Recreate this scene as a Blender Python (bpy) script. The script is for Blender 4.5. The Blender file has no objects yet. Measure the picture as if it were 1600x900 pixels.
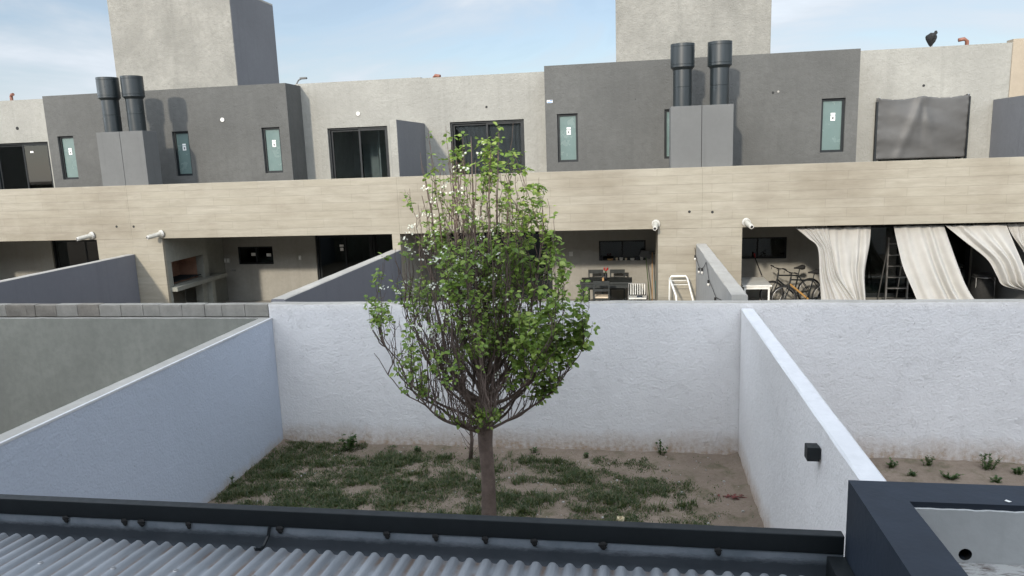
import bpy, math, random
from mathutils import Vector, Matrix, noise
import numpy as np
random.seed(7)
sc = bpy.context.scene
C = sc.collection
R = math.radians

# ------------------------------------------------------------------ camera
cam_d = bpy.data.cameras.new('camera'); cam = bpy.data.objects.new('camera', cam_d); C.objects.link(cam)
cam_d.sensor_width = 36; cam_d.lens = 25.94; cam_d.clip_start = 0.05; cam_d.clip_end = 3000
yaw, pitch, roll = 0.16451, -0.17755, -0.03598
fwd = Vector((-math.sin(yaw)*math.cos(pitch), math.cos(yaw)*math.cos(pitch), math.sin(pitch)))
rt = Vector((math.cos(yaw), math.sin(yaw), 0)); up = rt.cross(fwd)
r2 = math.cos(roll)*rt + math.sin(roll)*up; u2 = -math.sin(roll)*rt + math.cos(roll)*up
m = Matrix.Identity(4)
for i in range(3):
    m[i][0] = r2[i]; m[i][1] = u2[i]; m[i][2] = -fwd[i]
m[0][3], m[1][3], m[2][3] = 0, 0, 4.5
cam.matrix_world = m
sc.camera = cam

# ------------------------------------------------------------------ sky, sun, exposure
SUN_EL, SUN_AZ = 22.0, 15.0            # sun behind the camera, 15 deg to the left
W = bpy.data.worlds.new('World'); sc.world = W; W.use_nodes = True
nt = W.node_tree; nt.nodes.clear()
def wn(t, **k):
    n = nt.nodes.new(t)
    for a, v in k.items(): setattr(n, a, v)
    return n
sky = wn('ShaderNodeTexSky', sky_type='NISHITA', sun_disc=False)
sky.sun_elevation = R(SUN_EL); sky.sun_rotation = R(180+SUN_AZ); sky.altitude = 400
sky.air_density = 1.0; sky.dust_density = 1.2; sky.ozone_density = 1.6
tc = wn('ShaderNodeTexCoord'); mp = wn('ShaderNodeMapping'); mp.inputs['Scale'].default_value = (1.3, 1.3, 5.0)
mp.inputs['Rotation'].default_value = (0.1, 0.12, 0.5)
n1 = wn('ShaderNodeTexNoise'); n1.inputs['Scale'].default_value = 1.6; n1.inputs['Detail'].default_value = 7
n1.inputs['Roughness'].default_value = 0.55; n1.inputs['Distortion'].default_value = 0.5
rmp = wn('ShaderNodeValToRGB'); rmp.color_ramp.elements[0].position = 0.44; rmp.color_ramp.elements[1].position = 0.60
rmp.color_ramp.elements[0].color = (0.50, 0.50, 0.50, 1); rmp.color_ramp.elements[1].color = (0.95, 0.95, 0.95, 1)
mix = wn('ShaderNodeMixRGB')
cb = wn('ShaderNodeMapRange'); cb.inputs['From Min'].default_value = .42; cb.inputs['From Max'].default_value = .66; cb.inputs['To Min'].default_value = .84; cb.inputs['To Max'].default_value = 1.5
nt.links.new(n1.outputs['Fac'], cb.inputs['Value'])
# cloud brightens towards the sun; extra gain added to fill the shaded yard
sv = Vector((-math.sin(R(SUN_AZ))*math.cos(R(SUN_EL)), -math.cos(R(SUN_AZ))*math.cos(R(SUN_EL)), math.sin(R(SUN_EL))))
dt = wn('ShaderNodeVectorMath', operation='DOT_PRODUCT'); dt.inputs[1].default_value = sv
nt.links.new(tc.outputs['Generated'], dt.inputs[0])
gl_ = wn('ShaderNodeMapRange'); gl_.inputs['From Min'].default_value = -.35; gl_.inputs['From Max'].default_value = 1; gl_.inputs['To Min'].default_value = 1; gl_.inputs['To Max'].default_value = 6.5
nt.links.new(dt.outputs['Value'], gl_.inputs['Value'])
ccol = wn('ShaderNodeVectorMath', operation='SCALE'); ccol.inputs[0].default_value = (3.15, 3.42, 3.75); gm_ = wn('ShaderNodeMath', operation='MULTIPLY'); nt.links.new(gl_.outputs[0], gm_.inputs[0]); nt.links.new(cb.outputs[0], gm_.inputs[1]); nt.links.new(gm_.outputs[0], ccol.inputs['Scale'])
nt.links.new(ccol.outputs[0], mix.inputs['Color2'])
bg = wn('ShaderNodeBackground'); bg.inputs['Strength'].default_value = 0.15
wo = wn('ShaderNodeOutputWorld')
l = nt.links.new
l(tc.outputs['Generated'], mp.inputs['Vector']); l(mp.outputs['Vector'], n1.inputs['Vector'])
l(n1.outputs['Fac'], rmp.inputs['Fac']); l(rmp.outputs['Color'], mix.inputs['Fac'])
l(sky.outputs['Color'], mix.inputs['Color1']); l(mix.outputs['Color'], bg.inputs['Color']); l(bg.outputs['Background'], wo.inputs['Surface'])
sd = bpy.data.lights.new('sun', 'SUN'); sun = bpy.data.objects.new('sun', sd); C.objects.link(sun)
sd.energy = 3.0; sd.angle = R(2.5); sd.color = (1.0, 0.90, 0.76)
tosun = Vector((-math.sin(R(SUN_AZ))*math.cos(R(SUN_EL)), -math.cos(R(SUN_AZ))*math.cos(R(SUN_EL)), math.sin(R(SUN_EL))))
sun.rotation_euler = tosun.to_track_quat('Z', 'Y').to_euler(); sun.location = (-10, -30, 20)
sc.view_settings.view_transform = 'Standard'; sc.view_settings.look = 'None'
sc.view_settings.exposure = 0.27; sc.view_settings.gamma = 1; sc.view_settings.use_curve_mapping = False

# ------------------------------------------------------------------ materials
class NB:
    """small node builder"""
    def __init__(s, name):
        s.m = bpy.data.materials.new(name); s.m.use_nodes = True; s.t = s.m.node_tree
        s.b = s.t.nodes['Principled BSDF']; s.out = s.t.nodes['Material Output']
    def n(s, t, ins={}, **k):
        n = s.t.nodes.new(t)
        for a, v in k.items(): setattr(n, a, v)
        for a, v in ins.items(): s.set(n.inputs[a], v)
        return n
    def set(s, sock, v):
        if isinstance(v, bpy.types.NodeSocket): s.t.links.new(v, sock)
        else: sock.default_value = v
    def pos(s, scale=(1, 1, 1), rot=(0, 0, 0), loc=(0, 0, 0)):
        g = s.n('ShaderNodeNewGeometry')
        return s.n('ShaderNodeMapping', {'Vector': g.outputs['Position'], 'Scale': scale, 'Rotation': rot, 'Location': loc}).outputs['Vector']
    def noise(s, vec, scale, detail=4, rough=.55, dist=0):
        return s.n('ShaderNodeTexNoise', {'Vector': vec, 'Scale': scale, 'Detail': detail, 'Roughness': rough, 'Distortion': dist}).outputs['Fac']
    def ramp(s, fac, a, b, ca=(0, 0, 0, 1), cb=(1, 1, 1, 1)):
        r = s.n('ShaderNodeValToRGB', {'Fac': fac}); e = r.color_ramp.elements
        e[0].position = a; e[1].position = b; e[0].color = ca; e[1].color = cb
        return r.outputs['Color']
    def mix(s, fac, a, b, mode='MIX'):
        return s.n('ShaderNodeMixRGB', {'Fac': fac, 'Color1': a, 'Color2': b}, blend_type=mode).outputs['Color']
    def math(s, op, a, b=0.0, clamp=False):
        return s.n('ShaderNodeMath', {0: a, 1: b}, operation=op, use_clamp=clamp).outputs[0]
    def mrange(s, v, a, b, c=0.0, d=1.0):
        return s.n('ShaderNodeMapRange', {'Value': v, 'From Min': a, 'From Max': b, 'To Min': c, 'To Max': d}).outputs[0]
    def bump(s, h, strength, dist, normal=None):
        ins = {'Height': h, 'Strength': strength, 'Distance': dist}
        if normal is not None: ins['Normal'] = normal
        o = s.n('ShaderNodeBump', ins).outputs['Normal']; s.set(s.b.inputs['Normal'], o); return o
def c4(c, k=1.0): return (c[0]*k, c[1]*k, c[2]*k, 1)

def stucco(name, col, var=.16, big=.6, grain=45, strength=.5, dist=.006, dirt=None, worms=0, rough=.9, mott=1.0):
    b = NB(name); p = b.pos()
    f = b.noise(p, big, 6, .65)
    f2 = b.noise(p, 9, 5, .7)
    f3 = b.noise(b.pos((1.6, 1.6, .35)), 1.5, 5, .6)
    c = b.mix(b.ramp(f, .3, .7), c4(col, 1-var), c4(col, 1+var*.6))
    c = b.mix(b.math('MULTIPLY', b.ramp(f2, .42, .68), .45*mott), c, c4(col, 1-var*1.3))
    c = b.mix(b.math('MULTIPLY', b.ramp(f3, .5, .75), .35), c, c4(col, 1-var*1.1))
    sk = b.noise(b.pos((5, 5, .22)), 1.3, 4, .6)
    c = b.mix(b.math('MULTIPLY', b.ramp(sk, .55, .72), .22*mott), c, c4(col, .62))
    if dirt:   # grime splashed on the foot of the wall: (ground z, height, colour)
        z = b.n('ShaderNodeSeparateXYZ', {0: b.n('ShaderNodeNewGeometry').outputs['Position']}).outputs['Z']
        nz = b.noise(b.pos((1, 1, .5)), 3.5, 6, .7)
        edge = b.math('ADD', z, b.math('MULTIPLY', nz, -.38))
        k = b.mrange(edge, dirt[0]-.19, dirt[0]-.19+dirt[1], 1, 0)
        k = b.math('MULTIPLY', k, b.mrange(b.noise(p, 14, 4, .7), .3, .65, .35, 1), True)
        c = b.mix(k, c, c4(dirt[2]))
    b.set(b.b.inputs['Base Color'], c); b.b.inputs['Roughness'].default_value = rough
    b.b.inputs['Specular IOR Level'].default_value = .25
    if worms:
        sp = b.math('MULTIPLY', b.ramp(b.noise(b.pos((1, 1, .6)), 42, 2, .5), .70, .74), b.ramp(b.noise(p, 1.7, 3), .42, .6))
        c = b.mix(b.math('MULTIPLY', sp, .45), c, (.14, .13, .12, 1)); b.set(b.b.inputs['Base Color'], c)
    h = b.noise(p, grain, 4, .6)
    h2 = b.noise(p, grain*.28, 3, .5)
    h = b.math('ADD', h, b.math('MULTIPLY', h2, .9))
    if worms:
        w = b.noise(b.pos((1, 1, 2.0)), 9.5, 2, .45, 1.3)
        rid = b.math('ABSOLUTE', b.math('SUBTRACT', w, .5))
        rid = b.mrange(rid, 0, .03, 0, 1)
        gate = b.ramp(b.noise(b.pos(loc=(3, 5, 1)), 5.5, 4, .6), .50, .64)
        h = b.math('ADD', h, b.math('MULTIPLY', b.mix(gate, (1, 1, 1, 1), rid), worms))
    b.bump(h, strength, dist)
    return b.m

def plain(name, col, rough=.5, metal=0, var=.12, nscale=6, bump=0, bscale=60, spec=.5, trans=None):
    b = NB(name); p = b.pos()
    f = b.noise(p, nscale, 5, .65)
    b.set(b.b.inputs['Base Color'], b.mix(b.ramp(f, .3, .7), c4(col, 1-var), c4(col, 1+var)))
    b.set(b.b.inputs['Roughness'], b.mrange(b.noise(p, nscale*2.3, 4), .3, .7, max(0, rough-.08), min(1, rough+.1)))
    b.b.inputs['Metallic'].default_value = metal; b.b.inputs['Specular IOR Level'].default_value = spec
    if bump: b.bump(b.noise(p, bscale, 3), bump, .003)
    return b.m

def plank_stone():
    b = NB('board_marked_porcelain')
    g = b.n('ShaderNodeSeparateXYZ', {0: b.n('ShaderNodeNewGeometry').outputs['Position']})
    u = b.math('ADD', g.outputs['X'], b.math('MULTIPLY', g.outputs['Y'], 1.0))
    v = b.n('ShaderNodeCombineXYZ', {'X': u, 'Y': b.math('ADD', g.outputs['Z'], .03)}).outputs[0]
    br = b.n('ShaderNodeTexBrick', {'Vector': v, 'Scale': 1.0, 'Mortar Size': .0045, 'Mortar Smooth': .3, 'Bias': 0.0,
             'Brick Width': 1.2, 'Row Height': .198, 'Color1': (.0, .0, .0, 1), 'Color2': (1, 1, 1, 1), 'Mortar': (.5, .5, .5, 1)}, offset=.37, offset_frequency=2)
    tone = br.outputs['Color']
    st = b.noise(b.pos((.55, .55, 4.5)), 2.4, 7, .62, .4)
    st2 = b.noise(b.pos((3, 3, 40)), 2.0, 5, .7)
    bl = b.noise(b.pos((.5, .5, .8), loc=(2.2, 0, .6)), .8, 5, .6)
    c = b.mix(b.ramp(st, .2, .8), (.205, .185, .145, 1), (.345, .32, .262, 1))
    c = b.mix(b.math('MULTIPLY', b.ramp(st2, .4, .7), .35), c, (.37, .34, .28, 1))
    c = b.mix(b.math('MULTIPLY', tone, .30), c, (.25, .225, .17, 1))
    c = b.mix(b.math('MULTIPLY', b.ramp(bl, .46, .7), .5), c, (.15, .122, .088, 1))
    c = b.mix(b.math('MULTIPLY', br.outputs['Fac'], .38), c, (.15, .13, .1, 1))
    b.set(b.b.inputs['Base Color'], c); b.b.inputs['Roughness'].default_value = .75; b.b.inputs['Specular IOR Level'].default_value = .3
    h = b.math('ADD', b.math('MULTIPLY', st2, .5), b.math('MULTIPLY', br.outputs['Fac'], -1.2))
    b.bump(h, .5, .004)
    return b.m

def glass_mat(name, tint=(.30, .34, .34)):
    b = NB(name); t = b.t
    tr = b.n('ShaderNodeBsdfTransparent', {'Color': c4(tint)})
    gl = b.n('ShaderNodeBsdfGlossy', {'Color': (.9, .95, .95, 1), 'Roughness': .02})
    fr = b.n('ShaderNodeFresnel', {'IOR': 1.6})
    mx = b.n('ShaderNodeMixShader', {0: fr.outputs[0], 1: tr.outputs[0], 2: gl.outputs[0]})
    t.links.new(mx.outputs[0], b.out.inputs['Surface']); return b.m

def leaf_mat(name, c1, c2, c3):
    b = NB(name)
    r = b.n('ShaderNodeNewGeometry').outputs['Random Per Island']
    q = b.n('ShaderNodeValToRGB', {'Fac': r}); e = q.color_ramp.elements
    e[0].color = c4(c1); e[1].color = c4(c3); x = e.new(.62); x.color = c4(c2)
    b.set(b.b.inputs['Base Color'], q.outputs['Color']); b.b.inputs['Roughness'].default_value = .5
    tl = b.n('ShaderNodeBsdfTranslucent', {'Color': b.mix(.5, q.outputs['Color'], c4((.16, .24, .03)))})
    mx = b.n('ShaderNodeMixShader', {0: .40, 1: b.b.outputs[0], 2: tl.outputs[0]})
    b.t.links.new(mx.outputs[0], b.out.inputs['Surface']); return b.m

DIRT = (.25, .19, .145)
M = {}
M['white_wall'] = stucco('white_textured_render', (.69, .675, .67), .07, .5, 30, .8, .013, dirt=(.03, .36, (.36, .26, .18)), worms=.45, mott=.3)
M['white_top'] = stucco('white_painted_cement', (.60, .60, .61), .1, 1.5, 60, .5, .005)
M['cement'] = stucco('bare_cement', (.36, .345, .315), .2, 1.2, 60, .6, .006)
M['white_wall_shade'] = stucco('shade_tinted_white_render', (.45, .495, .575), .04, .5, 34, .8, .010, dirt=(0, .2, (.36, .30, .24)), worms=.12, mott=.2)  # white render made darker and bluer: sky-lit shade put into the colour
M['grey_render'] = stucco('grey_trowelled_render', (.235, .236, .205), .22, .7, 25, .25, .004)
M['block'] = stucco('concrete_block', (.27, .258, .23), .22, 2.5, 90, .8, .006)
M['block_brown'] = stucco('weathered_brown_concrete_block', (.215, .197, .17), .3, 3, 90, .8, .006)
M['dark'] = stucco('dark_grey_stucco', (.103, .103, .098), .20, .5, 26, .9, .014)
M['light'] = stucco('light_greige_stucco', (.285, .279, .252), .16, .6, 24, .9, .016)
M['tower'] = stucco('greige_tower_stucco', (.24, .233, .208), .26, .8, 24, 1, .018)
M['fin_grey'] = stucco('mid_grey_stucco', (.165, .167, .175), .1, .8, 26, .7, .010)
M['beige'] = stucco('beige_stucco', (.33, .28, .215), .12, .8, 40, .6, .007)
M['patio'] = stucco('patio_wall_stucco', (.30, .29, .26), .15, .8, 40, .6, .007)
M['box_grey'] = stucco('smooth_grey_board', (.13, .132, .13), .1, 1.1, 60, .15, .002)
M['blue_grey'] = stucco('blue_grey_painted_render', (.15, .155, .175), .08, .6, 36, .5, .006)
M['mid_grey_wall'] = stucco('mid_grey_render', (.29, .29, .28), .12, .7, 36, .5, .006)  # paler and more neutral than blue_grey
M['plank'] = plank_stone()
M['black_paint'] = plain('black_paint', (.018, .02, .026), .45, 0, .15, 8)
M['black_metal'] = plain('black_aluminium', (.011, .014, .016), .5, 0, .15, spec=.3)
M['flue'] = plain('black_enamel_flue', (.013, .018, .020), .34, 0, .1, 1.5, spec=.5)
M['navy'] = stucco('navy_black_membrane_paint', (.022, .030, .044), .25, 1.8, 30, .35, .004, rough=.55)
M['frost'] = plain('frosted_film_glass', (.125, .175, .165), .22, 0, .06, 2)
M['glass'] = glass_mat('dark_window_glass', (.62, .66, .67))
M['glass_dark'] = glass_mat('tinted_door_glass', (.26, .33, .33))
M['sticker'] = plain('white_paper_sticker', (.75, .75, .73), .6)
M['ink'] = plain('printed_ink', (.08, .08, .08), .6)
M['blue_ink'] = plain('blue_printed_ink', (.08, .2, .42), .6)
M['white_plastic'] = plain('white_plastic', (.52, .51, .48), .4)
M['pvc'] = plain('weathered_white_pvc', (.38, .37, .33), .5, 0, .25, 12)
M['terracotta'] = plain('orange_brown_pvc', (.20, .08, .05), .5)
M['firebrick'] = stucco('sooty_firebrick', (.33, .19, .13), .35, 3, 60, .5, .005)
M['room'] = plain('interior_paint', (.58, .58, .56), .9)
M['roof'] = plain('roof_membrane', (.22, .21, .2), .9, bump=.4)
M['steel'] = plain('brushed_steel', (.36, .36, .36), .4, 1)
M['white_steel'] = plain('white_enamel_tube', (.72, .72, .68), .4)
M['black_wood'] = plain('black_lacquered_wood', (.02, .024, .024), .4)
M['cream'] = plain('cream_cushion', (.55, .46, .34), .9, bump=.3)
M['rubber'] = plain('black_rubber', (.012, .012, .012), .8)
M['orange'] = plain('golden_orange_frame_paint', (.45, .25, .08), .3)
M['wood'] = plain('raw_pine', (.42, .25, .11), .7)
M['teal'] = plain('teal_plastic', (.02, .25, .24), .4)
M['red'] = plain('red_petals', (.4, .02, .02), .6)
M['bark'] = stucco('bark', (.15, .112, .094), .35, 7, 80, .9, .008)
M['leaf'] = leaf_mat('pear_leaf', (.11, .19, .034), (.20, .30, .05), (.33, .41, .10))
M['grass'] = leaf_mat('grass_blade', (.030, .054, .022), (.060, .092, .032), (.20, .17, .09))
M['weed'] = leaf_mat('weed_leaf', (.035, .075, .026), (.06, .11, .035), (.11, .15, .05))
M['blossom'] = plain('white_blossom', (.62, .63, .54), .7, 0, .05)
M['dry'] = plain('dry_leaf', (.50, .42, .27), .8)

def galv():
    b = NB('galvanised_gutter_metal'); p = b.pos((1, 3, 1))
    f = b.noise(p, 2.5, 6, .7); f2 = b.noise(b.pos((1.5, 1, 6)), 14, 5, .7)
    c = b.mix(b.ramp(f, .35, .65), (.17, .20, .23, 1), (.30, .33, .37, 1))
    z = b.n('ShaderNodeSeparateXYZ', {0: b.n('ShaderNodeNewGeometry').outputs['Position']}).outputs['Z']
    k = b.mrange(b.math('ADD', z, b.math('MULTIPLY', f2, .045)), 2.635, 2.665, 1, 0)   # darker below a lighter upper lip, with a ragged edge
    c = b.mix(b.math('MULTIPLY', k, .86), c, (.035, .042, .052, 1))
    b.set(b.b.inputs['Base Color'], c); b.b.inputs['Metallic'].default_value = .35
    b.set(b.b.inputs['Roughness'], b.mrange(f2, .3, .7, .35, .6)); return b.m
M['galv'] = galv()
def corr():
    b = NB('galvanised_corrugated_sheet'); 
    f = b.noise(b.pos((6, .8, 1)), 2.2, 6, .7); f2 = b.noise(b.pos((1, 1, 1)), 30, 5, .7)
    g = b.n('ShaderNodeSeparateXYZ', {0: b.n('ShaderNodeNewGeometry').outputs['Position']})
    c = b.mix(b.ramp(f, .3, .7), (.33, .355, .385, 1), (.44, .46, .485, 1))
    # rusty dust lying in the valleys
    ph = b.math('SINE', b.math('MULTIPLY', g.outputs['X'], 2*math.pi/.079))
    val = b.math('MULTIPLY', b.mrange(ph, -.25, -1, 0, 1), b.ramp(b.noise(b.pos((3, 2, 1)), 3, 4), .38, .6))
    c = b.mix(b.math('MULTIPLY', val, .85), c, (.25, .17, .12, 1))
    c = b.mix(b.math('MULTIPLY', b.ramp(f2, .68, .74), .6), c, (.18, .12, .09, 1))
    b.set(b.b.inputs['Base Color'], c); b.b.inputs['Metallic'].default_value = .45
    b.set(b.b.inputs['Roughness'], b.mrange(f, .3, .7, .42, .6)); b.bump(f2, .12, .002); return b.m
M['corr'] = corr()
def soil():
    b = NB('trodden_soil'); p = b.pos()
    f = b.noise(p, .9, 7, .65); f2 = b.noise(p, 16, 6, .75); f3 = b.noise(p, 130, 3, .6)
    c = b.mix(b.ramp(f, .3, .7), (.165, .13, .102, 1), (.265, .212, .168, 1))
    c = b.mix(b.math('MULTIPLY', b.ramp(f2, .45, .7), .5), c, (.14, .105, .08, 1))
    c = b.mix(b.math('MULTIPLY', b.ramp(f3, .66, .7), .6), c, (.5, .45, .4, 1))
    mo = b.noise(b.pos(loc=(7, 1, 0)), 2.6, 6, .7)
    c = b.mix(b.math('MULTIPLY', b.ramp(mo, .52, .66), .6), c, (.085, .085, .042, 1))
    b.set(b.b.inputs['Base Color'], c); b.b.inputs['Roughness'].default_value = .95; b.b.inputs['Specular IOR Level'].default_value = .1
    b.bump(b.math('ADD', f2, b.math('MULTIPLY', f3, .5)), .7, .02); return b.m
M['soil'] = soil()
def cloth(name, c, tr=.25):
    b = NB(name); p = b.pos()
    w = b.noise(b.pos((90, 90, 8)), 3, 3); w2 = b.noise(b.pos((8, 8, 90)), 3, 3)
    f = b.noise(p, 2.5, 5, .6)
    cc = b.mix(b.ramp(f, .3, .75), c4(c, .9), c4(c, 1.06)); cc = b.mix(b.math('MULTIPLY', b.math('ADD', w, w2), .1), cc, c4(c, .6))
    b.set(b.b.inputs['Base Color'], cc); b.b.inputs['Roughness'].default_value = .9; b.b.inputs['Specular IOR Level'].default_value = .1
    tl = b.n('ShaderNodeBsdfTranslucent', {'Color': cc})
    mx = b.n('ShaderNodeMixShader', {0: tr, 1: b.b.outputs[0], 2: tl.outputs[0]})
    b.t.links.new(mx.outputs[0], b.out.inputs['Surface']); b.bump(b.math('ADD', w, w2), .25, .002); return b.m
M['curtain'] = cloth('linen_curtain', (.57, .56, .53), .25)
M['dark_curtain'] = cloth('dark_grey_curtain', (.30, .28, .30), .15)
def vinyl():
    b = NB('grey_vinyl_tarpaulin'); p = b.pos((1, 1, 1))
    f = b.noise(p, 1.6, 5, .6); cr = b.noise(b.pos((1.2, 1, 1), rot=(0, .6, 0)), 1.5, 3, .5, .8)
    b.set(b.b.inputs['Base Color'], b.mix(b.ramp(f, .3, .7), (.055, .054, .052, 1), (.08, .078, .075, 1)))
    b.b.inputs['Roughness'].default_value = .55; b.bump(cr, .15, .015); return b.m
M['vinyl'] = vinyl()

# ------------------------------------------------------------------ object helpers
ORG = {}
def tag(o, label=None, cat=None, group=None, kind=None):
    if label: o['label'] = label
    if cat: o['category'] = cat
    if group: o['group'] = group
    if kind: o['kind'] = kind
    return o
def thing(name, loc, label, cat, group=None):
    o = bpy.data.objects.new(name, None); C.objects.link(o); o.location = loc; o.empty_display_size = .2
    ORG[o.name] = Vector(loc); return tag(o, label, cat, group)

class MB:
    def __init__(s): s.v = []; s.f = []; s.uv = None
    def quad(s, *p):
        i = len(s.v); s.v += [tuple(q) for q in p]; s.f.append(tuple(range(i, i+len(p))))
        return s
    def box(s, x0, x1, y0, y1, z0, z1):
        i = len(s.v)
        s.v += [(x0,y0,z0),(x1,y0,z0),(x1,y1,z0),(x0,y1,z0),(x0,y0,z1),(x1,y0,z1),(x1,y1,z1),(x0,y1,z1)]
        s.f += [tuple(i+k for k in f) for f in ((0,3,2,1),(4,5,6,7),(0,1,5,4),(1,2,6,5),(2,3,7,6),(3,0,4,7))]
        return s
    def tube(s, pts, rad, seg=8, cap=True):
        pts = [Vector(p) for p in pts]
        if not isinstance(rad, (list, tuple)): rad = [rad]*len(pts)
        ref = Vector((.12, .31, 1)).normalized(); base = len(s.v); n = len(pts)
        for k, p in enumerate(pts):
            t = (pts[min(k+1, n-1)] - pts[max(k-1, 0)])
            if t.length < 1e-9: t = Vector((0, 0, 1))
            t.normalize()
            a = t.cross(ref)
            if a.length < .05: a = t.cross(Vector((1, .2, 0)))
            a.normalize(); b = t.cross(a)
            for q in range(seg):
                an = 2*math.pi*q/seg
                s.v.append(tuple(p + (a*math.cos(an)+b*math.sin(an))*rad[k]))
        for k in range(n-1):
            for q in range(seg):
                s.f.append((base+k*seg+q, base+k*seg+(q+1) % seg, base+(k+1)*seg+(q+1) % seg, base+(k+1)*seg+q))
        if cap:
            s.f.append(tuple(base+q for q in range(seg))[::-1]); s.f.append(tuple(base+(n-1)*seg+q for q in range(seg)))
        return s
    def lathe(s, c, prof, seg=24):      # prof: list of (r, z) about vertical axis
        base = len(s.v); n = len(prof)
        for r, z in prof:
            for q in range(seg):
                an = 2*math.pi*q/seg; s.v.append((c[0]+r*math.cos(an), c[1]+r*math.sin(an), c[2]+z))
        for k in range(n-1):
            for q in range(seg):
                s.f.append((base+k*seg+q, base+k*seg+(q+1) % seg, base+(k+1)*seg+(q+1) % seg, base+(k+1)*seg+q))
        return s
    def torus(s, c, r, rr, ax=(0, 1, 0), seg=28, sub=8):
        ax = Vector(ax).normalized(); a = ax.cross(Vector((0, 0, 1))).normalized(); b = ax.cross(a); c = Vector(c); base = len(s.v)
        for i in range(seg):
            t = 2*math.pi*i/seg; d = a*math.cos(t)+b*math.sin(t)
            for j in range(sub):
                u = 2*math.pi*j/sub; s.v.append(tuple(c+d*(r+rr*math.cos(u))+ax*rr*math.sin(u)))
        for i in range(seg):
            for j in range(sub):
                s.f.append((base+i*sub+j, base+i*sub+(j+1) % sub, base+((i+1) % seg)*sub+(j+1) % sub, base+((i+1) % seg)*sub+j))
        return s
    def wall(s, a0, a1, z0, z1, d0, d1, holes=(), axis='x'):
        """wall panel along an axis (x or y), with rectangular openings (a0,a1,z0,z1); d0 is its front depth, d1 its back depth"""
        A = sorted({a0, a1, *[h[i] for h in holes for i in (0, 1)]}); Z = sorted({z0, z1, *[h[i] for h in holes for i in (2, 3)]})
        A = [a for a in A if a0 <= a <= a1]; Z = [z for z in Z if z0 <= z <= z1]
        def solid(i, j):
            if i < 0 or j < 0 or i >= len(A)-1 or j >= len(Z)-1: return False
            ca = (A[i]+A[i+1])/2; cz = (Z[j]+Z[j+1])/2
            return not any(h[0] < ca < h[1] and h[2] < cz < h[3] for h in holes)
        idx = {}
        def V(a, z, d):
            k = (a, z, d)
            if k not in idx:
                idx[k] = len(s.v); s.v.append((a, d, z) if axis == 'x' else (d, a, z))
            return idx[k]
        for i in range(len(A)-1):
            for j in range(len(Z)-1):
                if not solid(i, j): continue
                p, q, r, t = A[i], A[i+1], Z[j], Z[j+1]
                s.f.append((V(p,r,d0), V(q,r,d0), V(q,t,d0), V(p,t,d0))); s.f.append((V(p,r,d1), V(p,t,d1), V(q,t,d1), V(q,r,d1)))
                if not solid(i-1, j): s.f.append((V(p,r,d0), V(p,t,d0), V(p,t,d1), V(p,r,d1)))
                if not solid(i+1, j): s.f.append((V(q,r,d0), V(q,r,d1), V(q,t,d1), V(q,t,d0)))
                if not solid(i, j-1): s.f.append((V(p,r,d0), V(p,r,d1), V(q,r,d1), V(q,r,d0)))
                if not solid(i, j+1): s.f.append((V(p,t,d0), V(q,t,d0), V(q,t,d1), V(p,t,d1)))
        return s
    def build(s, name, mat, parent=None, smooth=False, bevel=0, solid=0, loc=None):
        me = bpy.data.meshes.new(name)
        o = bpy.data.objects.new(name, me); C.objects.link(o)
        if parent is not None: org = ORG[parent.name]; o.parent = parent
        else:
            org = Vector(loc) if loc else Vector((0, 0, 0)); o.location = org
        ORG[o.name] = org.copy()
        me.from_pydata([(v[0]-org[0], v[1]-org[1], v[2]-org[2]) for v in s.v], [], s.f)
        me.materials.append(M[mat] if isinstance(mat, str) else mat)
        if smooth: me.polygons.foreach_set('use_smooth', [True]*len(me.polygons))
        if solid:
            q = o.modifiers.new('thickness', 'SOLIDIFY'); q.thickness = solid
        if bevel:
            q = o.modifiers.new('bevel', 'BEVEL'); q.width = bevel; q.segments = 2; q.limit_method = 'ANGLE'; q.angle_limit = R(40)
        me.update(); return o

def rough_wall(name, mat, x0, x1, y0, y1, z0, z1, label, cat='garden wall', group=None, top=None, amp=.006, topmat='white_top'):
    """hand rendered garden wall: sides are one part, the cement coping strip another, edges slightly wavy"""
    t = thing(name, ((x0+x1)/2, (y0+y1)/2, z0), label, cat, group)
    lx, ly = x1-x0, y1-y0; along = 'x' if lx > ly else 'y'; L = max(lx, ly); n = max(2, int(L/.12)); b = MB()
    ztop = top if top else (lambda u: z1)
    def ring(u):
        w = [noise.noise(Vector((u*2.3, k*7.1, x0+y0)))*amp for k in range(4)]
        zt = ztop(u)
        if along == 'x': return [(u, y0+w[0], z0), (u, y0+w[1], zt-.012+w[3]), (u, y0+.018, zt+w[2]), (u, y1-.018, zt+w[3]), (u, y1+w[1], zt-.012), (u, y1, z0)]
        return [(x0+w[0], u, z0), (x0+w[1], u, zt-.012+w[3]), (x0+.018, u, zt+w[2]), (x1-.018, u, zt+w[3]), (x1+w[1], u, zt-.012), (x1, u, z0)]
    us = [(x0 if along == 'x' else y0)+L*k/n for k in range(n+1)]
    rs = [ring(u) for u in us]
    body = MB(); cop = MB()
    for k in range(n):
        for j in (0, 4): body.quad(rs[k][j], rs[k+1][j], rs[k+1][j+1], rs[k][j+1])
        for j in (1, 2, 3): cop.quad(rs[k][j], rs[k+1][j], rs[k+1][j+1], rs[k][j+1])
    for r, fl in ((rs[0], 1), (rs[-1], 0)): body.quad(*(r if fl else r[::-1]))
    body.build('wall_face', mat, t); cop.build('wall_top', topmat, t)
    return t

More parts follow.
